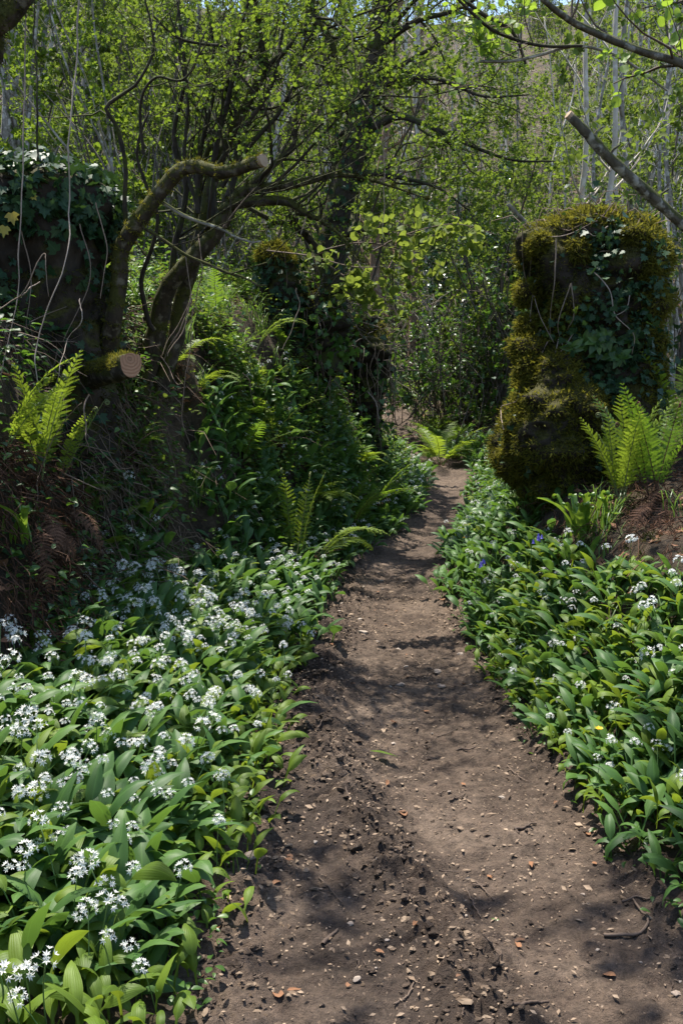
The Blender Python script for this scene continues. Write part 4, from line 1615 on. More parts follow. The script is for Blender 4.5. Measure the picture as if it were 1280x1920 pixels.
def crown(name, parent, Ps, Rs, mats, lv, leaf, leaf_n, cluster, tpl=T_SIMPLE, keep=None, spread=.9, side=4):
    """grow twigs and leaves from limbs. lv: list of (per, length, dict)"""
    b = Buf()
    last = None
    P = np.stack([p[np.linspace(0, len(p) - 1, 24).astype(int)] for p in Ps])
    R = np.stack([r[np.linspace(0, len(r) - 1, 24).astype(int)] for r in Rs])
    allp = []
    for per, length, kw in lv:
        P, R = grow(P, R, per, length, keep=keep, **kw)
        tubes(b, P, R, side if R.mean() > .003 else 3, 0, cap=False)
        allp.append(P)
    twig_leaves(b, allp[-1], leaf_n, leaf, 1, tpl, cluster, spread=spread)
    if len(allp) > 1:
        twig_leaves(b, allp[-2], leaf_n, leaf, 1, tpl, cluster, .4, spread=spread)
    return put(name, b.mesh(name, mats), parent)


# the leaning hawthorn on the left bank
base = W(300, 640, 6.1)
haw = thing('hawthorn_tree', 'leaning mossy hawthorn with dark forking limbs and small fresh leaves above the sawn log', 'tree', tuple(base))
inv = -base


def loc(P):
    return P - base


limbs = [
    ('sawn_limb', [(180, 740, 5.85), (198, 660, 5.75), (215, 600, 5.62), (224, 520, 5.55), (228, 465, 5.5), (262, 415, 5.42), (300, 365, 5.38), (335, 322, 5.33), (372, 311, 5.28), (428, 322, 5.2), (490, 302, 5.1)], [.085, .074, .062, .056, .056, .054, .050, .047, .044, .042, .040], 'bark_moss', 5200),
    ('trunk', [(262, 760, 6.45), (280, 650, 6.38), (318, 540, 6.2), (350, 495, 6.1), (395, 445, 6.05), (425, 395, 6.0), (458, 358, 5.95), (520, 352, 5.9), (585, 338, 5.85), (650, 328, 5.8), (730, 345, 5.75), (800, 372, 5.7)], [.13, .11, .09, .085, .080, .074, .056, .050, .036, .020, .013, .006], 'bark_moss', 4200),
    ('trunk', [(300, 740, 6.5), (328, 600, 6.4), (362, 500, 6.3), (382, 420, 6.2), (405, 330, 6.15), (440, 240, 6.1), (478, 165, 6.0), (497, 128, 5.95), (486, 62, 5.85), (462, -30, 5.75)], [.10, .085, .072, .066, .060, .047, .040, .034, .029, .024], 'bark_moss', 2600),
    ('limb', [(415, 395, 6.0), (450, 382, 5.95), (515, 378, 5.9), (560, 385, 5.85), (610, 410, 5.8), (650, 450, 5.7), (682, 492, 5.6)], [.045, .040, .036, .026, .014, .010, .006], 'bark_moss', 1800),
    ('limb', [(238, 440, 5.5), (242, 370, 5.45), (235, 310, 5.4), (215, 245, 5.35), (196, 205, 5.3), (225, 180, 5.3), (252, 158, 5.25), (284, 95, 5.2), (282, 45, 5.15), (270, -20, 5.1)], [.017, .016, .015, .015, .014, .012, .010, .009, .008, .006], 'bark_dark', 0),
    ('limb', [(398, 420, 6.15), (404, 310, 6.1), (425, 190, 6.0), (444, 110, 5.9), (452, 40, 5.8), (470, -40, 5.7)], [.026, .022, .019, .016, .013, .011], 'bark_dark', 0),
    ('limb', [(385, 440, 6.2), (372, 330, 6.2), (388, 220, 6.1), (402, 140, 6.05), (396, 50, 6.0), (372, -30, 5.9)], [.024, .020, .017, .014, .011, .008], 'bark_dark', 0),
    ('limb', [(372, 400, 6.1), (350, 300, 6.05), (352, 200, 6.0), (340, 110, 5.9), (318, 20, 5.8)], [.018, .015, .012, .009, .006], 'bark_dark', 0),
    ('limb', [(415, 350, 6.1), (470, 270, 6.0), (520, 215, 5.95), (556, 150, 5.9), (566, 90, 5.85), (600, 40, 5.8)], [.024, .020, .016, .013, .010, .007], 'bark_dark', 0),
    ('limb', [(460, 358, 5.95), (500, 320, 5.9), (545, 275, 5.85), (552, 225, 5.8), (560, 180, 5.75)], [.032, .026, .018, .013, .008], 'bark_moss', 500),
    ('limb', [(497, 128, 5.95), (540, 90, 5.9), (575, 40, 5.85), (610, -20, 5.8)], [.022, .019, .016, .013], 'bark_dark', 0),
    ('limb', [(300, 368, 5.4), (345, 392, 5.42), (400, 414, 5.42), (430, 425, 5.4), (460, 440, 5.35), (488, 452, 5.3)], [.013, .014, .013, .012, .010, .007], 'bark_grey', 0),
    ('limb', [(268, 420, 5.4), (310, 445, 5.42), (370, 480, 5.44), (425, 505, 5.45), (460, 515, 5.45), (500, 535, 5.45)], [.012, .012, .011, .010, .008, .006], 'bark_moss', 0),
    ('limb', [(425, 425, 5.4), (445, 400, 5.35), (465, 370, 5.3), (482, 350, 5.25)], [.008, .007, .006, .004], 'twig', 0),
    ('limb', [(590, -30, 5.6), (572, 30, 5.6), (598, 70, 5.55), (622, 105, 5.5)], [.028, .030, .026, .018], 'bark_moss', 700),
    ('limb', [(505, 130, 5.9), (440, 90, 5.7), (380, 75, 5.5), (330, 60, 5.4), (285, 25, 5.3)], [.016, .012, .010, .008, .005], 'bark_dark', 0),
    ('limb', [(312, 600, 6.3), (330, 470, 6.25), (345, 360, 6.2), (330, 250, 6.1), (345, 130, 6.0), (330, -20, 5.9)], [.030, .026, .022, .018, .014, .010], 'bark_dark', 0),
    ('limb', [(340, 560, 6.4), (375, 470, 6.4), (372, 380, 6.35), (392, 270, 6.3), (430, 150, 6.2), (420, 20, 6.1)], [.034, .030, .026, .020, .015, .010], 'bark_moss', 700),
    ('limb', [(385, 450, 6.1), (440, 330, 6.05), (452, 250, 6.0), (505, 170, 5.95), (530, 60, 5.9), (520, -30, 5.8)], [.028, .024, .020, .016, .012, .009], 'bark_dark', 0),
    ('limb', [(290, 620, 6.2), (272, 520, 6.1), (290, 420, 6.0), (262, 300, 5.9), (280, 210, 5.8)], [.022, .018, .015, .012, .008], 'bark_dark', 0),
    ('limb', [(270, 290, 5.5), (255, 200, 5.4), (285, 150, 5.3), (350, 145, 5.2), (385, 60, 5.1)], [.012, .010, .009, .008, .005], 'bark_dark', 0),
]
hp, hr = [], []
for nm, pts, r, mt, ms in limbs:
    P, R = limb(pts, r)
    R = R * (.60 if nm == 'trunk' else .80)
    P = loc(P)
    P[1:-1] += (fbm(P[1:-1], 3.0, 2, 21)[:, None] * np.array([1, 0, .6]) * .05)
    o = limb_obj(nm, P, R, mt, haw, 12 if r[0] > .03 else 7, .07, ms, 'moss' if nm == 'sawn_limb' else 'moss_dark')
    if nm == 'sawn_limb':
        o['label'] = 'sawn-off mossy limb bent over like a knee'
        e, t = P[-1], nrm(P[-1] - P[-2])
        u = nrm(np.cross(t, [0, 0, 1]))
        v = np.cross(u, t)
        a = np.arange(16) * math.pi / 8
        b = Buf()
        b.add(np.concatenate([[e + t * .020], e + t * .018 + .0325 * (np.cos(a)[:, None] * u + np.sin(a)[:, None] * v), e - t * .004 + .033 * (np.cos(a)[:, None] * u + np.sin(a)[:, None] * v)]),
              [[1 + i, 1 + (i + 1) % 16, 17 + (i + 1) % 16, 17 + i] for i in range(16)], [[0, 1 + i, 1 + (i + 1) % 16] for i in range(16)])
        put('cut_face', b.mesh('limb_cut', [M['cut']], smooth=False), o)
    hp.append(P)
    hr.append(R)


def haw_keep(out):
    q = out[:, -1] + base
    # keep the shade under the bank and the trunk fork open; little grows low down
    py = 960 - (q[:, 2] - CAMZ) / np.maximum(q[:, 1], .5) * FPX * 1.0
    hid = (q[:, 2] > 1.75 + .37 * q[:, 1]) & (rng.random(len(q)) < .85)  # unseen upper crown thinned to let sun onto the left verge
    hid |= (q[:, 0] < -1.05) & (q[:, 2] > 2.9) & (rng.random(len(q)) < .62)  # side towards the bank thinned as well, for sun on the verge
    return ~hid & (q[:, 2] > 2.55 + .3 * rng.random(len(q))) & (rng.random(len(q)) < np.clip((q[:, 2] - 2.3) / 1.1, .12, 1))


up_l = [i for i, l in enumerate(limbs) if l[0] != 'sawn_limb']
crown('crown', haw, [hp[i] for i in up_l], [hr[i] for i in up_l], [M['bark_dark'], M['haw']],
      [(9, 1.2, dict(K=9, wander=.27, rr=.42, tmin=.25, rmin=.0038)), (6, .55, dict(K=6, wander=.28, rmin=.002)), (3, .24, dict(K=4, wander=.3, rmin=.0013))],
      .026, 1, 5, T_LOBED, haw_keep)

# dark ivy-clad tree behind the bend of the bank
base = W(612, 640, 9.6)
t2 = thing('hawthorn_tree', 'dark upright hawthorn trunk wrapped in moss and ivy, behind the golden-capped stump', 'tree', tuple(base))
l2 = [('trunk', [(608, 700, 9.6), (612, 600, 9.6), (618, 500, 9.55), (636, 390, 9.5), (660, 290, 9.4), (685, 180, 9.3), (705, 80, 9.2), (722, -40, 9.1)], [.20, .15, .13, .125, .12, .115, .10, .09], 'bark_dark', 3000),
      ('limb', [(645, 340, 9.5), (700, 325, 9.3), (760, 335, 9.1), (820, 352, 8.9), (880, 395, 8.7)], [.05, .03, .02, .013, .007], 'bark_dark', 0),
      ('limb', [(665, 260, 9.4), (740, 220, 9.2), (800, 235, 9.0), (880, 272, 8.8), (960, 300, 8.6), (1040, 302, 8.4)], [.05, .032, .024, .018, .012, .006], 'bark_dark', 0),
      ('limb', [(690, 170, 9.3), (760, 145, 9.0), (830, 150, 8.8), (905, 180, 8.6), (990, 178, 8.4)], [.045, .03, .022, .014, .006], 'bark_dark', 0),
      ('limb', [(672, 230, 9.4), (620, 160, 9.2), (600, 90, 9.0), (560, 10, 8.8)], [.045, .034, .025, .016], 'bark_dark', 0),
      ('limb', [(705, 90, 9.2), (780, 40, 8.9), (850, 20, 8.7), (920, -20, 8.5)], [.04, .028, .02, .014], 'bark_dark', 0),
      ('limb', [(625, 450, 9.5), (690, 430, 9.2), (760, 450, 8.9), (830, 470, 8.7)], [.03, .018, .012, .006], 'bark_dark', 0),
      ('limb', [(630, 430, 9.5), (570, 400, 9.3), (520, 410, 9.1)], [.03, .02, .01], 'bark_dark', 0)]
hp2, hr2 = [], []
for nm, pts, r, mt, ms in l2:
    P, R = limb(pts, r)
    P = loc(P)
    o = limb_obj(nm, P, R, mt, t2, 12 if r[0] > .1 else 7, .07, ms, 'moss_dark', .03)
    hp2.append(P)
    hr2.append(R)
    if nm == 'trunk':
        b = Buf()
        k = rng.integers(2, 20, 420)
        a = rng.uniform(0, 6.28, 420)
        c = P[k] + np.stack([np.cos(a), np.sin(a), a * 0], -1) * (R[k] * 1.25)[:, None] + rng.normal(size=(420, 3)) * .03
        n_ = np.stack([np.cos(a), np.sin(a), a * 0], -1)
        leaves(b, T_IVY, c, nrm(np.array([0, 0, -.6]) + .7 * rng.normal(size=(420, 3))), nrm(n_ + .4 * rng.normal(size=(420, 3))), .06 * rng.uniform(.6, 1.2, 420), 0)
        put('ivy_leaves', b.mesh('trunk_ivy', [M['ivy']]), t2)
crown('crown', t2, hp2, hr2, [M['bark_dark'], M['haw']],
      [(12, 1.0, dict(K=8, wander=.25, rr=.4, tmin=.25, rmin=.005, up=.0)), (6, .5, dict(K=6, wander=.28, rmin=.0025, up=.02)), (3, .24, dict(K=4, wander=.3, rmin=.0016))],
      .030, 2, 5, T_LOBED, lambda o: (o[:, -1, 2] + base[2] > 2.75) & (rng.random(len(o)) < .86))

# hazel at the right: trunk just outside the frame, limbs reaching in
base = np.array([2.75, 4.9, Hs(2.75, 4.9)])
hz = thing('hazel_tree', 'hazel leaning in from the frame edge with a sawn grey branch and soft round leaves', 'tree', tuple(base))
hp3, hr3 = [], []
hl = [('trunk', [base + np.array([0, 0, -.1]), base + np.array([-.12, -.05, .9]), base + np.array([-.32, -.1, 1.7]), base + np.array([-.5, -.2, 2.6]), base + np.array([-.6, -.4, 3.6])], [.11, .095, .085, .07, .05], 'bark_grey'),
      ('sawn_branch', [base + np.array([-.2, -.07, 1.22]), W(1345, 470, 4.75), W(1282, 422, 4.7), W(1200, 350, 4.6), W(1130, 285, 4.5), W(1095, 245, 4.45), W(1068, 218, 4.42)], [.030, .028, .027, .025, .023, .021, .020], 'bark_mid'),
      ('branch', [base + np.array([-.42, -.15, 2.1]), W(1360, 165, 4.3), W(1285, 122, 4.25), W(1190, 92, 4.2), W(1090, 50, 4.1), W(1040, 18, 4.0), W(985, -30, 3.9)], [.024, .021, .018, .016, .014, .012, .010], 'bark_mid'),
      ('branch', [W(1250, 170, 6.0), W(1165, 110, 5.95), W(1085, 86, 5.9), W(1010, 103, 5.85), W(960, 114, 5.8), W(900, 115, 5.75)], [.006, .008, .009, .010, .010, .009], 'bark_grey'),
      ('branch', [W(1090, 86, 5.9), W(1010, 85, 5.8), W(930, 60, 5.7), W(880, 20, 5.6), W(840, -20, 5.5)], [.009, .009, .010, .009, .007], 'bark_dark'),
      ('branch', [W(985, 120, 5.9), W(960, 60, 5.85), W(910, 30, 5.8), W(870, 0, 5.8), W(840, -30, 5.8)], [.007, .010, .012, .013, .014], 'bark_dark'),
      ('branch', [base + np.array([-.5, -.2, 2.6]), W(1330, 10, 5.2), W(1240, -30, 5.3), W(1100, -60, 5.4)], [.03, .024, .02, .014], 'bark_grey'),
      ('branch', [W(1000, 430, 7.3), W(985, 418, 7.25), W(952, 382, 7.2)], [.017, .018, .017], 'bark_grey')]
for nm, pts, r, mt in hl[:-1]:
    P = spline(pts, 26) - base
    R = np.interp(np.linspace(0, 1, 26), np.linspace(0, 1, len(r)), r)
    if nm == 'sawn_branch':
        R = R * (1 + .16 * np.exp(-((np.linspace(0, 1, 26) - .45) / .03) ** 2) + .13 * np.exp(-((np.linspace(0, 1, 26) - .72) / .03) ** 2) + .04 * rng.normal(size=26))
    o = limb_obj(nm, P, R, mt, hz, 12, .06)
    if nm == 'sawn_branch':
        for kk_ in (11, 16, 19):
            sb = Buf()
            e_ = P[kk_]
            tubes(sb, np.stack([e_, e_ + np.array([.02, -.01, .03]), e_ + np.array([.05, -.02, .05])]), np.array([.008, .006, .004]), 6, 0)
            put('knot', sb.mesh('branch_knot', [M[mt]]), o)
    if nm == 'sawn_branch':
        o['label'] = 'thick grey branch sawn off at its tip'
        e, t = P[-1], nrm(P[-1] - P[-2])
        u = nrm(np.cross(t, [0, 0, 1]))
        v = np.cross(u, t)
        a = np.arange(14) * 2 * math.pi / 14
        b = Buf()
        c_ = np.cos(a)[:, None] * u + np.sin(a)[:, None] * v
        b.add(np.concatenate([[e + t * .016], e + t * .014 + .0195 * c_, e - t * .003 + .0202 * c_]),
              [[1 + i, 1 + (i + 1) % 14, 15 + (i + 1) % 14, 15 + i] for i in range(14)], [[0, 1 + i, 1 + (i + 1) % 14] for i in range(14)])
        put('cut_face', b.mesh('branch_cut', [M['cut']], smooth=False), o)
    else:
        hp3.append(P)
        hr3.append(R)
crown('crown', hz, hp3[1:], hr3[1:], [M['twig'], M['hazel']],
      [(7, .55, dict(K=7, wander=.2, rr=.4, tmin=.1, rmin=.003)), (4, .28, dict(K=5, wander=.25, rmin=.0018))],
      .045, 2, 2, T_ROUND, lambda o: rng.random(len(o)) < .8)

nm, pts, r, mt = hl[-1]
P = spline(pts, 12)
b = Buf()
tubes(b, P, np.full(12, .017), 8, 0, .05)
tag(put('cut_stub', b.mesh('cut_stub', [M['bark_grey']])), 'short grey cut stick poking up by the top of the mossy pillar', 'branch')

# hazel sprig with translucent new leaves over the middle
base = W(560, 470, 6.9)
sp = thing('hazel_sapling', 'slender hazel spray with large pale yellow-green new leaves hanging before the overhang', 'sapling', tuple(base))
pp, rr_ = [], []
for pts in ([(500, 470, 6.9), (580, 480, 6.8), (660, 500, 6.7), (730, 500, 6.6), (800, 500, 6.5)], [(600, 470, 6.8), (680, 455, 6.7), (760, 470, 6.6), (840, 505, 6.5)], [(620, 500, 6.8), (660, 530, 6.75), (690, 560, 6.7)], [(700, 470, 6.8), (760, 440, 6.7), (850, 420, 6.6), (930, 440, 6.5)]):
    P, R = limb(pts, [.006, .005, .003, .002])
    limb_obj('branch', P - base, R, 'twig', sp, 5, .03)
    pp.append(P - base)
    rr_.append(R)
crown('crown', sp, pp, rr_, [M['twig'], M['lime']], [(14, .24, dict(K=5, wander=.25, rmin=.0014, up=-.03)), (3, .1, dict(K=4, wander=.2, rmin=.001))], .056, 1, 2, T_ROUND)

# the tree whose mossy limb crosses the upper left corner; its unseen crown is shaped to dapple the near path
base = np.array([-3.0, 2.9, Hs(-3.0, 2.9)])
nt = thing('ash_tree', 'mossy tree whose limb crosses the upper corner above the ivy-topped stump', 'tree', tuple(base))
hp4, hr4 = [], []
for nm, pts, r in (('trunk', [base + [0, 0, -.1], base + [.1, .0, 1.0], base + [-.1, .1, 2.2], base + [.1, .1, 3.6], base + [.2, 0, 5.2], base + [.5, .1, 7.0]], [.24, .19, .17, .15, .12, .07]),
                   ('limb', [base + [-.02, .05, .9], base + [.5, .8, 1.2], W(-70, 95, 4.5), W(-20, 50, 4.5), W(18, 18, 4.5), W(60, -30, 4.5), W(160, -150, 4.5)], [.09, .08, .072, .066, .058, .05, .04]),
                   ('limb', [base + [.1, .1, 3.0], base + [1.0, .9, 3.8], base + [2.0, 1.5, 4.2], base + [3.0, 1.8, 4.4], base + [4.0, 1.9, 4.5]], [.05, .034, .022, .014, .007]),
                   ('limb', [base + [.1, .1, 3.4], base + [.8, 1.6, 4.6], base + [1.6, 2.8, 5.2], base + [2.4, 3.6, 5.6]], [.045, .03, .02, .01]),
                   ('limb', [base + [.1, .1, 3.8], base + [1.2, .3, 4.7], base + [2.4, .6, 5.3], base + [3.6, .8, 5.6]], [.06, .045, .03, .015]),
                   ('limb', [base + [.1, .1, 3.4], base + [-.7, -.3, 4.3], base + [-1.3, -.7, 5.2]], [.08, .05, .03])):
    P = spline(np.array(pts, float), 26) - base
    R = np.interp(np.linspace(0, 1, 26), np.linspace(0, 1, len(r)), r)
    if nm == 'limb' and pts[1][2] > base[2] + 2:
        R = R * .5
    limb_obj(nm, P, R, 'bark_moss', nt, 12, .06, 1500 if nm == 'limb' else 0, 'moss_dark', .02)
    hp4.append(P)
    hr4.append(R)
crown('crown', nt, hp4[1:], hr4[1:], [M['bark_dark'], M['young']],
      [(12, 1.0, dict(K=8, wander=.25, rr=.4, tmin=.45, rmin=.006)), (6, .55, dict(K=6, wander=.28, rmin=.003)), (3, .3, dict(K=4, wander=.3, rmin=.002))],
      .068, 2, 3, T_ROUND, lambda o: (o[:, -1, 2] + base[2] > 2.5 + .37 * np.maximum(o[:, -1, 1] + base[1], 0)) & (rng.random(len(o)) < np.where((o[:, -1, 0] + base[0] > -1.75) & (o[:, -1, 1] + base[1] < 5.3), .95, .06)))  # leaves kept mainly where their shade falls on the near path

# ------------------------------------------------------------------ hanging stems
vl = [([(52, -10), (46, 150), (44, 300), (40, 430), (34, 560), (12, 680), (-8, 760)], 4.7, .0055, 'straight pale climbing stem hanging past the ivy-topped stump'),
      ([(150, -10), (142, 120), (130, 260), (131, 400), (128, 480), (100, 560), (72, 640), (68, 700), (82, 770), (90, 815)], 4.75, .0060, 'wavy pale climbing stem hanging in front of the dark stump'),
      ([(-10, 585), (20, 565), (38, 552), (60, 520), (86, 472), (88, 500), (88, 556)], 4.6, .0052, 'dead stem kinked downwards in front of the dark stump'),
      ([(38, 555), (55, 540), (72, 528)], 4.6, .006, 'short forked grey twig beside the kinked dead stem'),
      ([(0, 618), (70, 635), (105, 655), (140, 690), (168, 706)], 4.8, .0045, 'thin stem slanting down across the dark bank towards the log'),
      ([(150, 560), (155, 600), (125, 640), (112, 700), (104, 760)], 4.85, .004, 'thin green stem hanging beside the wavy pale one'),
      ([(168, 740), (156, 770), (158, 800), (163, 825), (170, 838)], 4.8, .006, 'short hanging mossy stick with a pale tip on the bank'),
      ([(60, 1000), (66, 930), (75, 880), (115, 800), (158, 755)], 4.65, .004, 'long thin twig slanting up through the yellow-green ferns'),
      ([(600, -10), (594, 120), (600, 210), (592, 300), (575, 390), (566, 440)], 6.3, .008, 'twisted pair-like pale stem hanging from the crown over the bank'),
      ([(570, 10), (566, 60), (574, 150), (580, 260), (585, 300)], 6.3, .006, 'pale stem dangling through the hawthorn crown'),
      ([(650, 130), (690, 210), (715, 270), (721, 350), (720, 445)], 6.5, .0068, 'long bare stem hanging over the bend of the path'),
      ([(640, 60), (652, 95), (646, 120), (642, 145)], 6.4, .005, 'short curled stem hanging near the long bare one'),
      ([(360, 560), (330, 630), (305, 675)], 5.5, .007, 'reddish dead cane leaning beside the sawn log'),
      ([(362, 552), (345, 610), (318, 668)], 5.45, .006, 'dead brown cane leaning parallel to the reddish one'),
      ([(348, 470), (356, 540), (340, 600), (300, 668)], 5.6, .005, 'thin cane curving down towards the sawn log'),
      ([(372, 440), (380, 500), (362, 570), (350, 690), (345, 790), (360, 840)], 5.7, .0055, 'brown stem dangling down the face of the bank'),
      ([(302, 670), (320, 700), (335, 720)], 5.5, .005, 'short broken stick below the leaning canes'),
      ([(556, 540), (558, 580), (548, 620), (530, 655)], 7.4, .006, 'curved pale root-like stem hanging below the mossy stump'),
      ([(455, 700), (470, 720), (475, 760)], 7.0, .005, 'bent twig sticking out of the herbs on the bank'),
      ([(690, 735), (705, 760), (710, 790)], 9.6, .010, 'broken pale stick leaning on the bank by the bend'),
      ([(480, 400), (482, 430), (530, 440), (534, 540)], 6.5, .004, 'thin dark shoot standing by the golden moss cap'),
      ([(70, 300), (69, 180), (67, 60), (60, -20)], 5.2, .009, 'thin dark upright sapling stem behind the ivy-topped stump')]
for pts, d, r, lab in vl:
    o = hang_stem([W(px, py, d + rng.normal() * .03) for px, py in pts], r * .66, 'hanging_vine' if 'climbing' in lab or 'hanging' in lab else 'dried_cane', None, 'vine' if ('pale' in lab or 'bare' in lab or 'grey' in lab) else ('bark_dark' if 'dark' in lab and 'sapling' in lab else 'root'), 40, .010)
    tag(o, lab, 'vine' if 'hanging' in lab or 'climbing' in lab else 'cane')

# dead fern litter hanging on the foot of the left bank and the right verge, roots on the bank face
def litter_strands(name, label, pts, n, ln, mat):
    b = Buf()
    c = pts[rng.integers(0, len(pts), n)]
    nn_ = Nrm(c[:, 0], c[:, 1])
    p0 = c + nn_ * .05 + rng.normal(size=(n, 3)) * np.array([.04, .05, .02])
    d = nrm(np.stack([nn_[:, 0] * .5, nn_[:, 1] * .4, -np.ones(n) * .9], -1) + .55 * rng.normal(size=(n, 3)))
    L = ln * rng.uniform(.4, 1.3, n)[:, None]
    bend = rng.normal(size=(n, 3)) * L * .15
    P = np.stack([p0, p0 + d * L * .35 + bend * .7, p0 + d * L * .7 + bend, p0 + d * L], 1)
    P[..., 2] = np.maximum(P[..., 2], H(P[..., 0].ravel(), P[..., 1].ravel()).reshape(P.shape[:2]) + .012)
    tubes(b, P, np.tile([.0028, .0024, .002, .001], (n, 1)) * rng.uniform(.6, 1.5, (n, 1)), 3, 0, cap=False)
    o = put(name, b.mesh(name, [M[mat]]))
    o['label'] = label
    return tag(o, kind='stuff')


def strip(y0, y1, side, t0, t1, n):
    y = rng.uniform(y0, y1, n)
    t = rng.uniform(t0, t1, n)
    x = Ledge(y) - t if side < 0 else Redge(y) + t
    return np.stack([x, y, H(x, y)], -1)


litter_strands('dead_fern_litter', 'brown dead fern litter hanging at the foot of the dark bank', strip(4.0, 5.2, -1, .92, 1.25, 400), 1500, .12, 'deadfern')
litter_strands('bank_roots', 'pale dead grass and roots trailing down the bare face of the bank', strip(5.0, 6.6, -1, .85, 1.45, 500), 900, .30, 'root')
litter_strands('dead_fern_litter', 'reddish dead fern litter under the ferns on the right verge', strip(4.6, 7.4, 1, .5, 1.7, 500), 1500, .12, 'deadfern')
litter_strands('dead_stalk_litter', 'thin dead stalks scattered over the green bank by the bend', strip(6, 12, -1, .3, 2.3, 500), 700, .30, 'root')
# ------------------------------------------------------------------ undergrowth (uncountable)
def herb_mass(name, label, pts, per, size, mats, tpl=T_OVATE, hgt=.18, spread=.07, m_of=None, upw=.9):
    """little leafy stems: leaves spread up to hgt over each point"""
    b = Buf()
    N = len(pts)
    nn_ = Nrm(pts[:, 0], pts[:, 1])
    gd = nrm(nn_ * .6 + np.array([0, 0, .6]))
    p = np.repeat(pts, per, 0)
    g = np.repeat(gd, per, 0)
    k = N * per
    hh = hgt * rng.uniform(.15, 1.0, k) * np.repeat(rng.uniform(.5, 1.2, N), per)
    pos = p + g * hh[:, None] + rng.normal(size=(k, 3)) * spread
    a = rng.uniform(0, 6.28, k)
    d = nrm(np.stack([np.cos(a), np.sin(a), rng.normal(size=k) * .35 - .1], -1) + g * .25)
    up = nrm(np.array([0, 0, upw]) + np.repeat(nn_, per, 0) * .5 + .35 * rng.normal(size=(k, 3)))
    mi = rng.integers(0, len(mats), N)
    for j in range(len(mats)):
        w = np.repeat(mi == j, per)
        leaves(b, tpl, pos[w], d[w], up[w], size * rng.uniform(.55, 1.3, w.sum()), j)
    o = put(name, b.mesh(name, [M[q] for q in mats]))
    o['label'] = label
    return tag(o, kind='stuff')


def pts3(x, y, z):
    return np.stack([x, y, z], -1)


# leafy herbs on the left bank beyond the bare face
patch = lambda x, y, t: np.clip(.32 + 2.8 * fbm(np.stack([x * 2, y * 2, x * 0], -1), 1.1, 2, 12), .04, 1)
herb_mass('bank_herbs', 'small leafy herbs covering the green bank beyond the bare dark face', pts3(*scatter(3200, 6.0, 13.5, -1, .25, 2.6, patch)), 9, .045, ['herb', 'herb', 'young', 'young'], T_OVATE, .22, .06)
herb_mass('bank_herbs', 'sparse herbs and seedlings on the shaded bank face', pts3(*scatter(420, 4.2, 6.4, -1, .95, 1.6)), 7, .045, ['herb', 'ivy'], T_OVATE, .16, .05)
herb_mass('bank_herbs', 'green herbs on the slope behind the hawthorn', pts3(*scatter(2300, 6.5, 18, -1, 1.3, 7, patch)), 8, .055, ['herb', 'olive', 'herb', 'olive'], T_OVATE, .30, .10)
herb_mass('bank_herbs', 'leafy herbs on the verge beyond the ivy pillar', pts3(*scatter(1400, 7.2, 15, 1, .3, 2.4, patch)), 9, .050, ['herb', 'herb', 'young'], T_OVATE, .22, .07)
herb_mass('verge_seedlings', 'low seedlings and small plants along the edges of the path', pts3(*scatter(70, 2.0, 7, -1, -.05, .06)), 6, .026, ['herb'], T_OVATE, .07, .03)
herb_mass('verge_seedlings', 'low seedlings on the right edge of the path', pts3(*scatter(80, 2.6, 7, 1, -.05, .08)), 6, .026, ['herb'], T_OVATE, .07, .03)
herb_mass('path_end_herbs', 'low green plants round the far end of the path', pts3(*scatter(800, 14, 24, 1, .15, 3.5, patch)), 8, .070, ['herb', 'young'], T_OVATE, .24, .10)
herb_mass('path_end_herbs', 'low green plants on the slope left of the far bend', pts3(*scatter(800, 12, 24, -1, .15, 4, patch)), 8, .065, ['herb', 'young', 'fern_lime'], T_OVATE, .22, .09)


def grass_tufts(label, pts, per, ln):
    b = Buf()
    p = np.repeat(pts, per, 0) + rng.normal(size=(len(pts) * per, 3)) * np.array([.03, .03, .0])
    k = len(p)
    a = rng.uniform(0, 6.28, k)
    ou = np.stack([np.cos(a), np.sin(a), a * 0], -1)
    L = ln * rng.uniform(.5, 1.2, k)[:, None]
    P = np.stack([p, p + ou * L * .12 + np.array([0, 0, .45]) * L, p + ou * L * .38 + np.array([0, 0, .72]) * L, p + ou * L * .75 + np.array([0, 0, .7]) * L], 1)
    w = nrm(np.cross(ou, [0, 0, 1.0]))[:, None] * np.array([.0026, .0026, .002, .0004])[None, :, None]
    V = np.stack([P - w, P + w], 2).reshape(k, 8, 3)
    q = np.array([[0, 1, 3, 2], [2, 3, 5, 4], [4, 5, 7, 6]])[None] + (np.arange(k) * 8)[:, None, None]
    lf = np.zeros((k, 8, 3))
    lf[..., 2] = rng.random(k)[:, None]
    b.add(V.reshape(-1, 3), q.reshape(-1, 4), None, lf.reshape(-1, 3))
    o = put('grass', b.mesh('grass', [M['grass']]))
    o['label'] = label
    return tag(o, kind='stuff')


grass_tufts('tufts of thin grass hanging on the bank below the hawthorn', pts3(*scatter(90, 5.4, 9, -1, .5, 1.6)), 26, .26)
grass_tufts('tufts of thin grass on the right verge under the ferns', pts3(*scatter(45, 3.4, 8, 1, .3, 1.3)), 16, .22)

# moss patches on the bare bank
b = Buf()
x, y, z = scatter(900, 4.2, 7.2, -1, .9, 1.5, lambda x, y, t: (fbm(np.stack([x * 2.2, y * 2.2, t * 3], -1), 1, 2, 66) > .08) * 1.0)
tufts(b, pts3(x, y, z + .01), Nrm(x, y), 9000, .022, 0)
x, y, z = scatter(500, 4.5, 7.2, 1, .35, 1.0, lambda x, y, t: (fbm(np.stack([x * 2.2, y * 2.2, t * 3], -1), 1, 2, 63) > .05) * 1.0)
tufts(b, pts3(x, y, z + .01), Nrm(x, y), 5000, .022, 0)
o = put('moss', b.mesh('bank_moss', [M['moss_dark']]))
o['label'] = 'cushions of dark moss on the bare earth of the banks'
tag(o, kind='stuff')

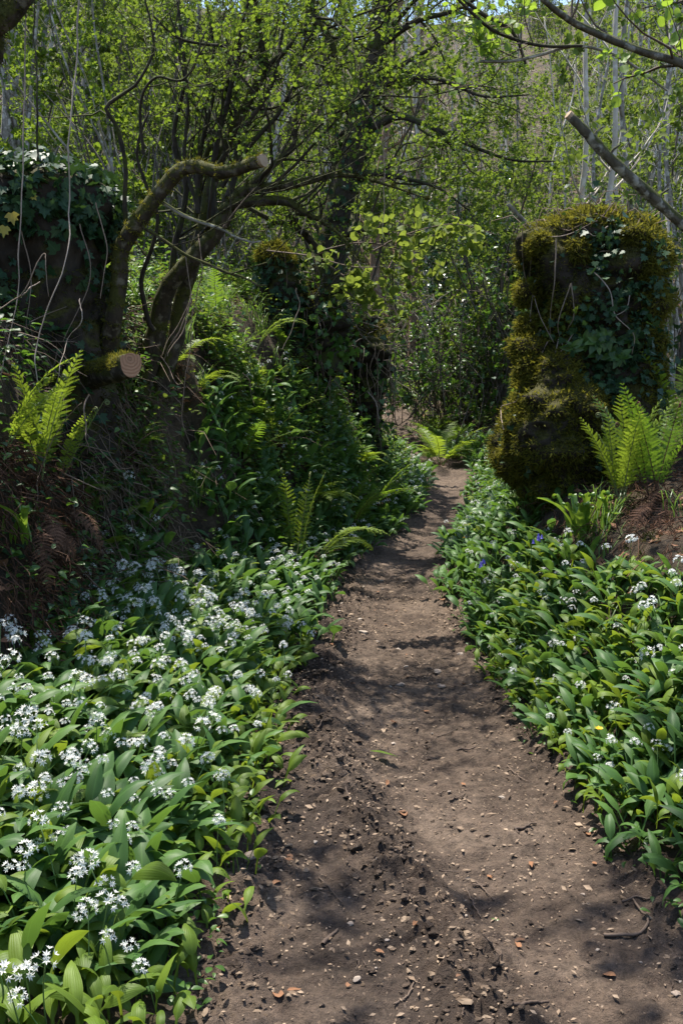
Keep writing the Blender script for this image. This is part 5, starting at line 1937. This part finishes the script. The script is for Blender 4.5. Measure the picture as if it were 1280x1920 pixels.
# ------------------------------------------------------------------ background trees: prototypes copied over the hillside
HIDE = []


def proto_tree(name, label, cat, stems, lv, leaf, leaf_n, cluster, bark, lm, keep=None, tpl=T_SIMPLE, sides=6):
    o = thing(name, label, cat, (0, 0, 0))
    Ps, Rs = [], []
    for P, R in stems:
        b = Buf()
        tubes(b, P, R, sides, 0, .05)
        put('stem' if len(stems) > 1 else 'trunk', b.mesh(name + '_trunk', [M[bark]]), o)
        Ps.append(P)
        Rs.append(R)
    c = crown('crown', o, Ps, Rs, [M[bark], M[lm]], lv, leaf, leaf_n, cluster, tpl, keep, side=3)
    return o


def wstem(h, r0, r1, lean, wig, n=24):
    u = np.linspace(0, 1, n)
    a = rng.uniform(0, 6.28)
    P = np.stack([lean[0] * u ** 1.4 * h, lean[1] * u ** 1.4 * h, u * h - .25], -1)
    ph = rng.uniform(0, 6.28, 4)
    P[:, 0] += wig * (np.sin(u * 5 + ph[0]) - np.sin(ph[0])) + .4 * wig * (np.sin(u * 13 + ph[1]) - np.sin(ph[1]))
    P[:, 1] += wig * (np.sin(u * 4 + ph[2]) - np.sin(ph[2])) + .4 * wig * (np.sin(u * 11 + ph[3]) - np.sin(ph[3]))
    return P, r0 + (r1 - r0) * u


POLE = [proto_tree('young_tree', 'x', 'tree', [wstem(rng.uniform(6, 8.5), .040, .012, (rng.normal() * .12, rng.normal() * .08), .20)],
                   [(16, 1.1, dict(K=7, wander=.16, rr=.45, tmin=.2, rmin=.006, up=.18, ang=(30, 60))), (5, .45, dict(K=5, wander=.25, rmin=.0035)), (2, .22, dict(K=4, rmin=.0025))], .075, 1, 3, ['bark_pale', 'bark_pale', 'bark_grey'][i], 'young') for i in range(3)]
COP = [proto_tree('hazel_bush', 'x', 'bush', [wstem(rng.uniform(2.6, 4.4), .024, .008, (rng.normal() * .22, rng.normal() * .22), .08) for _ in range(6)],
                  [(7, .9, dict(K=6, wander=.2, rr=.5, tmin=.15, rmin=.005, up=.1)), (4, .45, dict(K=5, wander=.25, rmin=.003)), (2, .2, dict(K=4, rmin=.002))], .062, 2, 4, ['bramble', 'bramble', 'bark_grey'][i], ['young', 'young', 'haw'][i]) for i in range(3)]
BIG = [proto_tree('woodland_tree', 'x', 'tree', [wstem(rng.uniform(12, 15), .15, .05, (rng.normal() * .08, rng.normal() * .05), .16)],
                  [(18, 2.6, dict(K=8, wander=.18, rr=.4, tmin=.25, rmin=.02, up=.12)), (6, 1.1, dict(K=6, wander=.25, rmin=.009)), (3, .5, dict(K=4, rmin=.006))], .12, 1, 3, ['bark_pale', 'bark_warm', 'bark_grey'][i], 'young') for i in range(3)]
FAR = [proto_tree('woodland_tree', 'x', 'tree', [wstem(rng.uniform(8, 11), .09, .02, (rng.normal() * .15, rng.normal() * .08), .35)],
                  [(22, 2.2, dict(K=7, wander=.2, rr=.4, tmin=.15, rmin=.014, up=.1)), (7, 1.0, dict(K=5, wander=.28, rmin=.007)), (3, .5, dict(K=3, rmin=.005))], .13, 1, 4, ['bark_grey', 'bramble', 'bark_warm'][i], ['young', 'young', 'haw'][i]) for i in range(3)]
# bare-ish scrub of pale dead sticks
SCR = [proto_tree('bare_sapling', 'x', 'sapling', [wstem(rng.uniform(2.0, 4.0), .014, .005, (rng.normal() * .3, rng.normal() * .3), .10) for _ in range(3)],
                  [(6, .7, dict(K=5, wander=.22, rr=.5, tmin=.2, rmin=.004)), (3, .3, dict(K=4, rmin=.003))], .05, 1, 2, ['bark_grey', 'vine', 'bramble'][i], 'young') for i in range(3)]
used = set()


def plant(protos, x, y, s, label, group, rz=None, dz=0.0, tilt=.06):
    i = int(rng.integers(len(protos)))
    src = protos[i]
    if id(src) not in used:
        used.add(id(src))
        o = src
        o['label'] = label
        o['group'] = group
    else:
        o = copy_thing(src, label, group)
    o.location = (x, y, Hs(x, y) + dz)
    o.rotation_euler = (rng.normal() * tilt, rng.normal() * tilt, rng.uniform(0, 6.28) if rz is None else rz)
    o.scale = (s, s, s)
    return o


def at(px, d):
    q = W(px, 960, d)
    return q[0], q[1]


# single pale or warm trunks that stand out
for px, d, s, pr, lab in ((792, 24, .95, BIG[0], 'straight pale trunk standing in the sunlit gap behind the hanging stem'), (768, 22, .62, BIG[1], 'thin warm brown trunk leaning beside the straight pale one'),
                          (700, 17, .72, BIG[1], 'orange-brown trunk behind the dark ivy-wrapped tree'), (28, 14, .80, BIG[2], 'grey trunk at the frame edge above the ivy-topped stump'),
                          (165, 18, .8, BIG[2], 'grey trunk leaning behind the hanging pale stems'), (640, 26, .8, BIG[0], 'pale trunk seen through the hawthorn crown'), (735, 30, .7, BIG[0], 'pale trunk between the warm brown ones')):
    x, y = at(px, d)
    if id(pr) in used:
        o = copy_thing(pr, lab)
    else:
        used.add(id(pr))
        o = pr
        o['label'] = lab
    o.location = (x, y, Hs(x, y))
    o.rotation_euler = (0, (.10 if 'leaning' in lab else 0) + rng.normal() * .02, rng.uniform(0, 6.28))
    o.scale = (s, s, s)

spots = []


def free(x, y, dm):
    for a, b_, in spots:
        if (a - x) ** 2 + (b_ - y) ** 2 < dm * dm:
            return False
    spots.append((x, y))
    return True


# pale poles on the right
k = 0
while k < 36:
    px, d = rng.uniform(1010, 1300), rng.uniform(8.8, 30)
    x, y = at(px, d)
    if x < float(Redge(y)) + 1.2 or not free(x, y, .28):
        continue
    o = plant(POLE, x, y, rng.uniform(.75, 1.1), 'slender pale pole of a tree in the sunlit thicket behind the ivy pillar', 'pale poles behind the ivy pillar')
    k += 1
k = 0
while k < 13:
    px, d = rng.uniform(-20, 560), rng.uniform(11, 32)
    x, y = at(px, d)
    if not free(x, y, .6):
        continue
    plant(POLE, x, y, rng.uniform(.7, 1.05), 'thin young tree on the slope behind the leaning hawthorn', 'young trees behind the leaning hawthorn')
    k += 1
k = 0
while k < 12:
    px, d = rng.uniform(640, 1010), rng.uniform(19, 38)
    x, y = at(px, d)
    if float(Ledge(y)) - .6 < x < float(Redge(y)) + .5 or not free(x, y, .6):
        continue
    plant(POLE, x, y, rng.uniform(.9, 1.3), 'slim pale tree rising from the slope beyond the end of the path', 'slim trees beyond the end of the path')
    k += 1
# hazel bushes and bare saplings
k = 0
while k < 92:
    px, d = rng.uniform(-40, 1320), 11.5 + 28 * rng.random() ** 1.5
    x, y = at(px, d)
    if float(Ledge(y)) - 1.0 < x < float(Redge(y)) + (1.3 if y < 16 else .5) and y < 26 or (770 < px < 960 and d > 19 and rng.random() < .75) or not free(x, y, .8):
        continue
    side_ = 'left of' if px < 740 else 'right of'
    plant(COP, x, y, rng.uniform(.7, 1.25), 'many-stemmed green hazel bush on the slope left of the far path' if px < 740 else 'many-stemmed green hazel bush on the slope right of the far path', 'hazel bushes left of the far path' if px < 740 else 'hazel bushes right of the far path')
    k += 1
k = 0
while k < 34:
    px, d = rng.uniform(-20, 1300), rng.uniform(10.5, 36)
    x, y = at(px, d)
    if float(Ledge(y)) - .9 < x < float(Redge(y)) + 1.2 and y < 24 or not free(x, y, .5):
        continue
    plant(SCR, x, y, rng.uniform(.7, 1.3), 'spindly pale sapling with few leaves on the wooded slope', 'spindly saplings on the slope', tilt=.2)
    k += 1
k = 0
while k < 22:
    px, d = rng.uniform(740, 1000), rng.uniform(20, 60)
    x, y = at(px, d)
    if x < float(Redge(y)) + .4 or not free(x, y, .7):
        continue
    plant(SCR, x, y, rng.uniform(1.0, 1.8), 'thin leafless sapling on the brown hillside above the brambles', 'thin saplings on the brown hillside', tilt=.25)
    k += 1
k = 0
while k < 12:
    px, d = rng.uniform(265, 500), rng.uniform(7.6, 12.5)
    x, y = at(px, d)
    if x > float(Ledge(y)) - 1.5 or not free(x, y, .35):
        continue
    plant(SCR if k % 2 else COP, x, y, rng.uniform(.45, .8), 'small straggly sapling rising from the tangled slope just behind the leaning hawthorn', 'straggly saplings behind the leaning hawthorn', tilt=.2)
    k += 1
k = 0
while k < 7:
    px, d = rng.uniform(745, 930), rng.uniform(19.5, 27)
    x, y = at(px, d)
    if float(Ledge(y)) - .3 < x < float(Redge(y)) + .3 or not free(x, y, .7):
        continue
    plant(COP, x, y, rng.uniform(.5, .9), 'low green bush closing in the far end of the path', 'low bushes at the far end of the path')
    k += 1
# woodland on the hill
k = 0
while k < 34:
    px, d = rng.uniform(-60, 1340), rng.uniform(34, 112)
    x, y = at(px, d)
    if 760 < px < 960 and 40 < d < 85 and rng.random() < .7 or not free(x, y, 2.2):
        continue
    plant(FAR, x, y, rng.uniform(.7, 1.1), 'woodland tree on the far hillside', 'trees on the far hillside')
    k += 1
k = 0
while k < 60:
    px, d = rng.uniform(-60, 1340), rng.uniform(34, 95)
    x, y = at(px, d)
    if 760 < px < 970 and 34 < d < 85 and rng.random() < .85 or not free(x, y, 1.6):
        continue
    plant(COP, x, y, rng.uniform(1.0, 1.7), 'leafy bush in the far hillside wood', 'bushes on the far hillside')
    k += 1
for pr in POLE + COP + BIG + SCR + FAR:
    if id(pr) not in used:
        for ch in list(pr.children):
            bpy.data.objects.remove(ch)
        bpy.data.objects.remove(pr)

# far undergrowth and leaf litter: masses
hx = rng.uniform(-1, 1, 6800)
hy = 20 + 85 * rng.random(6800) ** 1.3
hxx = hx * (.36 * hy + 2)
herb_mass('hillside_undergrowth', 'mixed green undergrowth on the far hillside', pts3(hxx, hy, H(hxx, hy))[(np.abs(hxx - .07 * hy) > .05 * hy) | (rng.random(6800) < .45)], 6, .17, ['olive', 'young', 'olive'], T_SIMPLE, .9, .35)
b = Buf()
n = 4600
hy = 18 + 80 * rng.random(n)
hxx = rng.uniform(-1, 1, n) * (.36 * hy + 1)
p0 = pts3(hxx, hy, H(hxx, hy))
d = nrm(rng.normal(size=(n, 3)) * np.array([1, .6, .5]) + np.array([0, 0, .5]))
L = rng.uniform(.5, 2.2, n)[:, None]
tubes(b, np.stack([p0, p0 + d * L * .5 + rng.normal(size=(n, 3)) * .08, p0 + d * L + np.array([0, 0, -.15])], 1), np.tile([.016, .012, .005], (n, 1)), 3, 0, cap=False)
o = put('fallen_sticks', b.mesh('fallen_sticks', [M['vine']]))
o['label'] = 'fallen sticks and dead stems littering the far hillside'
tag(o, kind='stuff')

# ------------------------------------------------------------------ bramble thicket and holly by the bend
c = np.array([*at(880, 17.0), 0])
c[2] = Hs(c[0], c[1])
br = thing('bramble_thicket', 'tangled brown bramble thicket above the turn of the path', 'bush', tuple(c))
b = Buf()
n = 190
p0 = np.stack([rng.normal(size=n) * .75, rng.normal(size=n) * .7, np.zeros(n)], -1)
a = rng.uniform(0, 6.28, n)
o_ = np.stack([np.cos(a), np.sin(a) * .7, a * 0], -1)
L = rng.uniform(.2, 1.7, n)[:, None]
hh = rng.uniform(.4, 2.2, n)[:, None] * np.array([0, 0, 1.])
P = np.stack([p0 * (1), p0 + o_ * L * .15 + hh * .6, p0 + o_ * L * .5 + hh, p0 + o_ * L * .9 + hh * .8, p0 + o_ * L * 1.15 + hh * .35], 1)
P += rng.normal(size=P.shape) * .17
P = np.stack([spline(q, 12) for q in P])
tubes(b, P, np.tile(np.linspace(.010, .004, 12), (n, 1)), 3, 0, cap=False)
P2, R2 = grow(P, np.tile(np.linspace(.010, .004, 12), (n, 1)), 8, .55, K=5, wander=.4, rmin=.003, ang=(30, 100))
tubes(b, P2, R2, 3, 0, cap=False)
put('stems', b.mesh('bramble_stems', [M['bramble']]), br)
b = Buf()
twig_leaves(b, P2, 2, .08, 0, T_OVATE, 2)
put('leaves', b.mesh('bramble_leaves', [M['herb']]), br)

for k, (px, d, hgt, wd, lab) in enumerate(((880, 19.5, 4.0, 1.5, 'dark glossy holly bush behind the bramble thicket'), (965, 18.0, 2.6, 1.0, 'smaller dark holly between the brambles and the ivy pillar'))):
    c = np.array([*at(px, d), 0])
    c[2] = Hs(c[0], c[1])
    ho = thing('holly_bush', lab, 'bush', tuple(c))
    Ps, Rs = [], []
    for _ in range(5):
        P, R = wstem(hgt, .03, .01, (rng.normal() * .12, rng.normal() * .12), .12)
        bb = Buf()
        tubes(bb, P, R, 5, 0)
        put('stem', bb.mesh('holly_stem', [M['bark_grey']]), ho)
        Ps.append(P)
        Rs.append(R)
    crown('crown', ho, Ps, Rs, [M['bark_dark'], M['holly']], [(12, wd * .8, dict(K=6, rmin=.005, tmin=.1, lenfall=.4)), (6, .4, dict(K=4, rmin=.003)), (2, .2, dict(K=4, rmin=.002))], .075, 2, 3, T_SIMPLE)

# ------------------------------------------------------------------ things lying on the path
def lumpy_stone(seed):
    n, m = 14, 9
    th = np.arange(n) * 2 * math.pi / n
    ph = np.linspace(-math.pi / 2, math.pi / 2, m)
    P = np.stack([np.cos(ph)[:, None] * np.cos(th), np.cos(ph)[:, None] * np.sin(th), np.repeat(np.sin(ph)[:, None], n, 1)], -1).reshape(-1, 3)
    r = 1 + .42 * fbm(P, 1.1, 2, seed) + .10 * fbm(P, 4, 2, seed + 3)
    P = P * r[:, None] * np.array([1, .72, .42])
    # a few broken flat faces
    for _ in range(4):
        d = nrm(rng.normal(size=3))
        k = P @ d
        lim = np.percentile(k, 86)
        P = P - np.maximum(k - lim, 0)[:, None] * d * .9
    gi = np.arange(n * m).reshape(m, n)
    q = np.stack([gi[:-1], np.roll(gi[:-1], -1, 1), np.roll(gi[1:], -1, 1), gi[1:]], -1).reshape(-1, 4)
    b = Buf()
    b.add(P, q, None, [0, 0, rng.random()])
    return b.mesh('stone', [M['stone']], smooth=False)


STN = [lumpy_stone(200 + 7 * i) for i in range(8)]


def stone(px, py, wpx, label, group=None):
    g = G(px, py)
    s = wpx / FPX * g[1] * .5
    o = put('stone', STN[int(rng.integers(8))], None, (g[0], g[1], g[2] + s * .10))
    o.scale = (s, s, s * .9)
    o.rotation_euler = (rng.normal() * .15, rng.normal() * .15, rng.uniform(-.6, .6))
    return tag(o, label, 'stone', group)


for px, py, w, lab in ((682, 1191, 26, 'pale flat stone on the sunlit path beside the garlic, the largest in the lit patch'), (820, 1262, 26, 'long pale stone in the sunlit middle of the path'), (752, 1287, 18, 'tan stone in the lit patch short of the long pale one'),
                       (828, 1290, 18, 'small pale stone just below the long pale one'), (864, 1228, 18, 'buff stone near the right edge of the lit path'), (940, 1496, 18, 'grey flat stone on the right of the path between shadows'),
                       (470, 1625, 40, 'grey stone tucked under the garlic leaves at the path edge'), (668, 1845, 22, 'rounded pinkish stone on the near path'), (1268, 1868, 22, 'pale rounded stone in the near corner of the path'), (655, 1740, 20, 'small angular stone in the near path'),
                       (1093, 1680, 12, 'tiny pale pebble on the bare soil to the right'), (545, 1612, 18, 'flat grey chip of stone on dark crumbled mud'), (762, 1252, 14, 'small white pebble in the lit patch of path'), (1012, 1340, 26, 'embedded stone at the edge of the right verge'), (1110, 1560, 20, 'brownish stone in the right crumbling edge')):
    stone(px, py, w, lab)
for k in range(40):
    py = rng.uniform(1090, 1900)
    gy = G(700, py)[1]
    x = rng.uniform(float(Ledge(gy)) + .05, float(Redge(gy)) - .05)
    px = 640 + x / (gy * CP + .19) * FPX
    stone(px, py, rng.uniform(6, 13), 'small pebble pressed into the brown dirt of the path', 'pebbles on the path')


def clod_mesh(seed):
    n, m = 26, 18
    th = np.arange(n) * 2 * math.pi / n
    ph = np.linspace(-math.pi / 2, math.pi / 2, m)
    P = np.stack([np.cos(ph)[:, None] * np.cos(th), np.cos(ph)[:, None] * np.sin(th), np.repeat(np.sin(ph)[:, None], n, 1)], -1).reshape(-1, 3)
    r = 1 + .35 * fbm(P, 1.3, 2, seed) + .42 * fbm(P, 4.2, 3, seed + 3, .7)
    P = P * r[:, None] * np.array([1, .8, .5])
    gi = np.arange(n * m).reshape(m, n)
    q = np.stack([gi[:-1], np.roll(gi[:-1], -1, 1), np.roll(gi[1:], -1, 1), gi[1:]], -1).reshape(-1, 4)
    b = Buf()
    b.add(P, q)
    return b.mesh('mud_clod', [M['path']], smooth=True)


CLD = [clod_mesh(400 + 9 * i) for i in range(6)]
for k in range(120):
    y = rng.uniform(2.3, 6.6)
    xr = float(np.interp(y, [1.5, 2.2, 2.7, 3.3, 4.0, 4.8, 6.5], [.5, .42, .33, .14, -.02, -.16, 0]))
    if rng.random() < .4:
        x = float(Ledge(y)) + abs(rng.normal()) * .13
    else:
        x = xr + rng.normal() * .09
    s = rng.uniform(.008, .026)
    o = put('mud_clod', CLD[int(rng.integers(6))], None, (x, y, Hs(x, y) - s * .1))
    o.scale = (s, s, s)
    o.rotation_euler = (rng.normal() * .4, rng.normal() * .4, rng.uniform(0, 6.28))
    tag(o, 'crumbled clod of mud on the churned ridge along the path', 'mud clod', 'clods of mud on the path')


def ground_curve(pts, r, name, label, cat, mat='twig', group=None, lift=.006):
    g = np.array([G(*p) for p in pts])
    P = spline(g, 16)
    P[:, 2] = H(P[:, 0], P[:, 1]) + lift
    P[1:-1] += rng.normal(size=(14, 3)) * .0015
    P[:, 2] = np.convolve(np.pad(P[:, 2], 3, 'edge'), np.ones(7) / 7, 'valid')
    P[:, 2] = np.maximum(P[:, 2], H(P[:, 0], P[:, 1]) + r * .5)
    b = Buf()
    tubes(b, P, np.linspace(r, r * .65, 16), 6, 0, .06)
    o = put(name, b.mesh(name, [M[mat]]))
    return tag(o, label, cat, group)


for pts, r, lab in (([(1130, 1766), (1170, 1765), (1200, 1757), (1215, 1735), (1205, 1716), (1185, 1702)], .0055, 'curved brown twig hooked at one end on the near right of the path'),
                    ([(963, 1558), (985, 1556), (1004, 1549)], .006, 'short pale stick on the soil below the grey flat stone'), ([(965, 1558), (972, 1566)], .005, 'stub of twig beside the short pale stick'),
                    ([(605, 1780), (620, 1765), (634, 1752)], .007, 'short thick pale stick on dark soil near the garlic'), ([(940, 1886), (985, 1885), (1027, 1891)], .006, 'dark stick lying level at the very front of the path'),
                    ([(875, 1652), (900, 1670), (925, 1692)], .0035, 'thin dark twig on the shaded soil beside the orange leaf'), ([(874, 1670), (888, 1700), (900, 1726)], .003, 'thin twig hanging below the dark one'),
                    ([(885, 1665), (905, 1664), (915, 1663)], .003, 'tiny twig crossing the thin dark one'), ([(855, 1413), (875, 1411), (892, 1408)], .0045, 'straight pale twig across the sunlit path'),
                    ([(598, 1650), (615, 1670), (640, 1705)], .003, 'fine long twig on the dark soil beside the stone'), ([(1132, 1608), (1128, 1592), (1140, 1600)], .004, 'broken twig by the right crumbling edge'),
                    ([(740, 1600), (752, 1592), (770, 1590)], .004, 'grey twig on the churned ridge'), ([(648, 1480), (655, 1500), (668, 1510)], .0035, 'bent pale twig on the dark mud'),
                    ([(740, 1900), (760, 1880), (775, 1850)], .0035, 'forked thin twig at the front of the path'), ([(820, 1385), (835, 1379), (850, 1375)], .003, 'tiny twig in the lit path'),
                    ([(590, 1366), (605, 1366), (622, 1364)], .005, 'reddish stick in the churned mud'), ([(1165, 1700), (1195, 1697), (1220, 1690)], .004, 'thin twig under the right garlic leaves'),
                    ([(908, 1780), (925, 1792), (940, 1797)], .003, 'fine twig below the curled leaf'), ([(950, 1440), (970, 1460), (990, 1470)], .003, 'fine twig on the right of the lit path')):
    ground_curve(pts, r, 'twig', lab, 'twig')
for k in range(40):
    py = rng.uniform(1120, 1900)
    gy = G(700, py)[1]
    x = rng.uniform(float(Ledge(gy)) + .03, float(Redge(gy)) - .02)
    px = 640 + x / (gy * CP + .19) * FPX
    dx, dy = rng.normal() * 14, rng.normal() * 7
    ground_curve([(px, py), (px + dx * .5 + rng.normal() * 2, py + dy * .5), (px + dx, py + dy)], rng.uniform(.0014, .003), 'twig', 'bit of thin broken twig on the dirt path', 'twig', 'twig', 'small twigs scattered on the path')


def lying_leaf(px, py, L, Wd, az, label, mat, curl=.5, group=None, lift=.006):
    g = G(px, py)
    b = Buf()
    if mat == 'dead':
        V, q, _, uv = tpl_ovate(6, .5 * Wd / L, .12 * curl, .10)
        V = V * L
        V[:, 2] += L * .16 * vnoise(V / L * 3 + rng.normal() * 9, 3) + L * .05
        b.add(V, q, None, np.concatenate([uv, np.full((len(uv), 1), rng.random())], 1))
    else:
        garlic_leaf(b, (0, 0, 0), 0, L, Wd, .012, .25, curl, .25 * rng.normal(), 7, 0, rng.random())
    o = put('fallen_leaf', b.mesh('fallen_leaf', [M[mat]]), None, (g[0], g[1], g[2] + lift))
    o.rotation_euler = (0, 0, RAD(az))
    return tag(o, label, 'leaf', group)


lying_leaf(694, 1418, .15, .034, -42, 'long green garlic leaf lying flat on the path', 'garlic', .25, None, .015)
lying_leaf(921, 1733, .062, .022, -30, 'curled yellow-green leaf on the shaded path', 'tongue', .9)
lying_leaf(1130, 1620, .05, .022, -50, 'small twisted green leaf by the right path edge', 'tongue', .8)
lying_leaf(760, 1538, .05, .030, 20, 'orange-brown dead leaf on the churned ridge', 'dead', .6)
lying_leaf(920, 1655, .025, .018, 20, 'small bright orange dead leaf on the shaded path', 'dead', .6)
lying_leaf(460, 1703, .04, .025, 10, 'orange dead leaf beside the garlic on the near path', 'dead', .5)
lying_leaf(1102, 1573, .035, .018, -10, 'small orange-brown leaf by the right path edge', 'dead', .5)
lying_leaf(735, 1363, .05, .03, -25, 'dark brown dead leaf in the lit part of the path', 'dead', .7)
lying_leaf(725, 1478, .05, .016, -10, 'narrow reddish dead leaf on dark mud', 'dead', .4)
lying_leaf(575, 1140, .07, .04, 30, 'brown dead leaf under the garlic edge', 'dead', .6)
lying_leaf(830, 1130, .07, .045, 10, 'reddish dead leaf at the right edge of the shaded path', 'dead', .6)
lying_leaf(525, 1885, .04, .03, 20, 'reddish dead leaf at the front beside the seedlings', 'dead', .6)
for k in range(34):
    py = rng.uniform(1080, 1900)
    gy = G(700, py)[1]
    x = rng.uniform(float(Ledge(gy)) - .02, float(Redge(gy)) + .02)
    px = 640 + x / (gy * CP + .19) * FPX
    lying_leaf(px, py, rng.uniform(.015, .04), rng.uniform(.010, .024), rng.uniform(0, 360), 'scrap of brown dead leaf on the dirt path', 'dead', .7, 'scraps of dead leaf on the path')

# crumbs of wood, seed husk and leaf too many to count
b = Buf()
n = 10500
y = 1.9 + 6.5 * rng.random(n) ** 1.15
f = rng.random(n)
x = Ledge(y) + (Redge(y) - Ledge(y)) * f
keep = (vnoise(np.stack([x * 4, y * 4, x * 0], -1), 5) + rng.random(n) * 1.4) > .45
x, y = x[keep], y[keep]
n = len(x)
a = rng.uniform(0, 6.28, n)
leaves(b, tpl_simple(.24, .05), pts3(x, y, H(x, y) + .004), np.stack([np.cos(a), np.sin(a), rng.normal(size=n) * .25], -1), nrm(np.array([0, 0, 1]) + .45 * rng.normal(size=(n, 3))), np.exp(rng.normal(size=n) * .45 - 4.75) * (1 + .10 * y), 0)
o = put('path_litter', b.mesh('path_litter', [M['litter']]))
o['label'] = 'crumbs of dead leaf, husk and wood scattered over the path'
tag(o, kind='stuff')
# crumbled mud: small clods nobody would count
b = Buf()
th6 = np.arange(6) * math.pi / 3
n = 8000
y = 1.9 + 6.2 * rng.random(n) ** 1.25
xr = np.interp(y, [1.5, 2.2, 2.7, 3.3, 4.0, 4.8, 6.5, 9], [.5, .42, .33, .14, -.02, -.16, 0, .2])
u = rng.random(n)
x = np.where(u < .42, xr + rng.normal(size=n) * .085, np.where(u < .74, Ledge(y) + np.abs(rng.normal(size=n)) * .16 - .02, np.where(u < .86, Redge(y) - np.abs(rng.normal(size=n)) * .09 + .02, Ledge(y) + (Redge(y) - Ledge(y)) * rng.random(n))))
keep = (vnoise(np.stack([x * 7, y * 5, x * 0], -1), 15) + rng.normal(size=n) * .5) > -.15
x, y, u = x[keep], y[keep], u[keep]
n = len(x)
s = np.where(u < .86, 1, .6) * np.minimum(np.exp(rng.normal(size=n) * .5 - 5.05), .014)
V = np.zeros((n, 14, 3))
V[:, 0] = [0, 0, -.6]
V[:, 13] = [0, 0, .75]
for r_, z_, rr_ in ((1, -.15, 1.0), (7, .42, .72)):
    V[:, r_:r_ + 6, 0] = np.cos(th6) * rr_
    V[:, r_:r_ + 6, 1] = np.sin(th6) * rr_
    V[:, r_:r_ + 6, 2] = z_
V *= 1 + .33 * rng.normal(size=(n, 14, 1)).clip(-1.5, 1.5)
V *= np.stack([rng.uniform(.8, 1.5, n), rng.uniform(.7, 1.1, n), rng.uniform(.5, .9, n)], -1)[:, None]
az = rng.uniform(0, 6.28, n)
c, q_ = np.cos(az)[:, None], np.sin(az)[:, None]
V = np.stack([V[..., 0] * c - V[..., 1] * q_, V[..., 0] * q_ + V[..., 1] * c, V[..., 2]], -1) * s[:, None, None] + pts3(x, y, H(x, y) + s * .25)[:, None]
k6 = np.arange(6)
tri = np.concatenate([np.stack([k6 * 0, 1 + (k6 + 1) % 6, 1 + k6], -1), np.stack([k6 * 0 + 13, 7 + k6, 7 + (k6 + 1) % 6], -1)])
qd = np.stack([1 + k6, 1 + (k6 + 1) % 6, 7 + (k6 + 1) % 6, 7 + k6], -1)
off = (np.arange(n) * 14)[:, None, None]
lf = np.repeat(rng.random(n), 14)
dry = rng.random(n) < .28
for mk, m_ in ((dry, 0), (~dry, 1)):
    w_ = np.nonzero(mk)[0]
    o3 = (np.arange(len(w_)) * 14)[:, None, None]
    b.add(V[w_].reshape(-1, 3), (qd[None] + o3).reshape(-1, 4), (tri[None] + o3).reshape(-1, 3), np.stack([lf.reshape(n, 14)[w_].ravel() * 0, lf.reshape(n, 14)[w_].ravel() * 0, lf.reshape(n, 14)[w_].ravel()], -1), m_)
o = put('mud_crumbs', b.mesh('mud_crumbs', [M['dry_mud'], M['path']], smooth=False))
o['label'] = 'crumbled mud churned up along the path'
tag(o, kind='stuff')
# leaf litter on the banks and slopes
b = Buf()
for side, y0, y1, t0, t1, n, s in ((-1, 3.8, 13, .9, 4, 2600, .055), (1, 3.5, 14, .5, 4, 2600, .055), (-1, 13, 30, .2, 8, 1800, .10), (1, 14, 30, .2, 8, 1800, .10)):
    x, y, z = scatter(n, y0, y1, side, t0, t1)
    a = rng.uniform(0, 6.28, len(x))
    leaves(b, T_SIMPLE, pts3(x, y, z + .012), np.stack([np.cos(a), np.sin(a), rng.normal(size=len(x)) * .3], -1), nrm(Nrm(x, y) + .5 * rng.normal(size=(len(x), 3))), s * rng.uniform(.5, 1.2, len(x)), 0)
o = put('leaf_litter', b.mesh('leaf_litter', [M['dead']]))
o['label'] = 'brown leaf litter lying on the banks and slopes'
tag(o, kind='stuff')

# ------------------------------------------------------------------ light, sky, camera
SUN = np.array([-.20, .28, 1.06])
SUN = SUN / np.linalg.norm(SUN)
sd = bpy.data.lights.new('sun', 'SUN')
sd.energy = 5.0
sd.angle = RAD(.55)
sd.color = (1.0, .94, .84)
so = bpy.data.objects.new('sun', sd)
COL.objects.link(so)
so.rotation_euler = Vector(SUN).to_track_quat('Z', 'Y').to_euler()
w = bpy.data.worlds.new('World')
scene.world = w
w.use_nodes = True
nt_ = w.node_tree
bg = nt_.nodes['Background']
sk = nt_.nodes.new('ShaderNodeTexSky')
sk.sky_type = 'NISHITA'
sk.sun_disc = False
sk.sun_elevation = math.asin(SUN[2])
sk.sun_rotation = math.atan2(SUN[0], SUN[1])
nt_.links.new(sk.outputs[0], bg.inputs[0])
bg.inputs[1].default_value = .15

cam = bpy.data.cameras.new('camera')
cam.sensor_fit = 'VERTICAL'
cam.sensor_height = 36
cam.lens = 36 * FPX / 1920
cam.clip_start = .05
cam.clip_end = 600
co = bpy.data.objects.new('camera', cam)
COL.objects.link(co)
co.location = (0, 0, CAMZ)
co.rotation_euler = (math.pi / 2 - PITCH, 0, 0)
scene.camera = co
vs = scene.view_settings
vs.view_transform = 'Standard'
vs.look = 'None'
vs.exposure = 1.22
vs.gamma = 1
scene.render.engine = 'CYCLES'
cy = scene.cycles
cy.max_bounces = 7
cy.diffuse_bounces = 4
cy.glossy_bounces = 2
cy.transmission_bounces = 4
cy.transparent_max_bounces = 4
cy.caustics_reflective = False
cy.caustics_refractive = False
cy.sample_clamp_indirect = 6
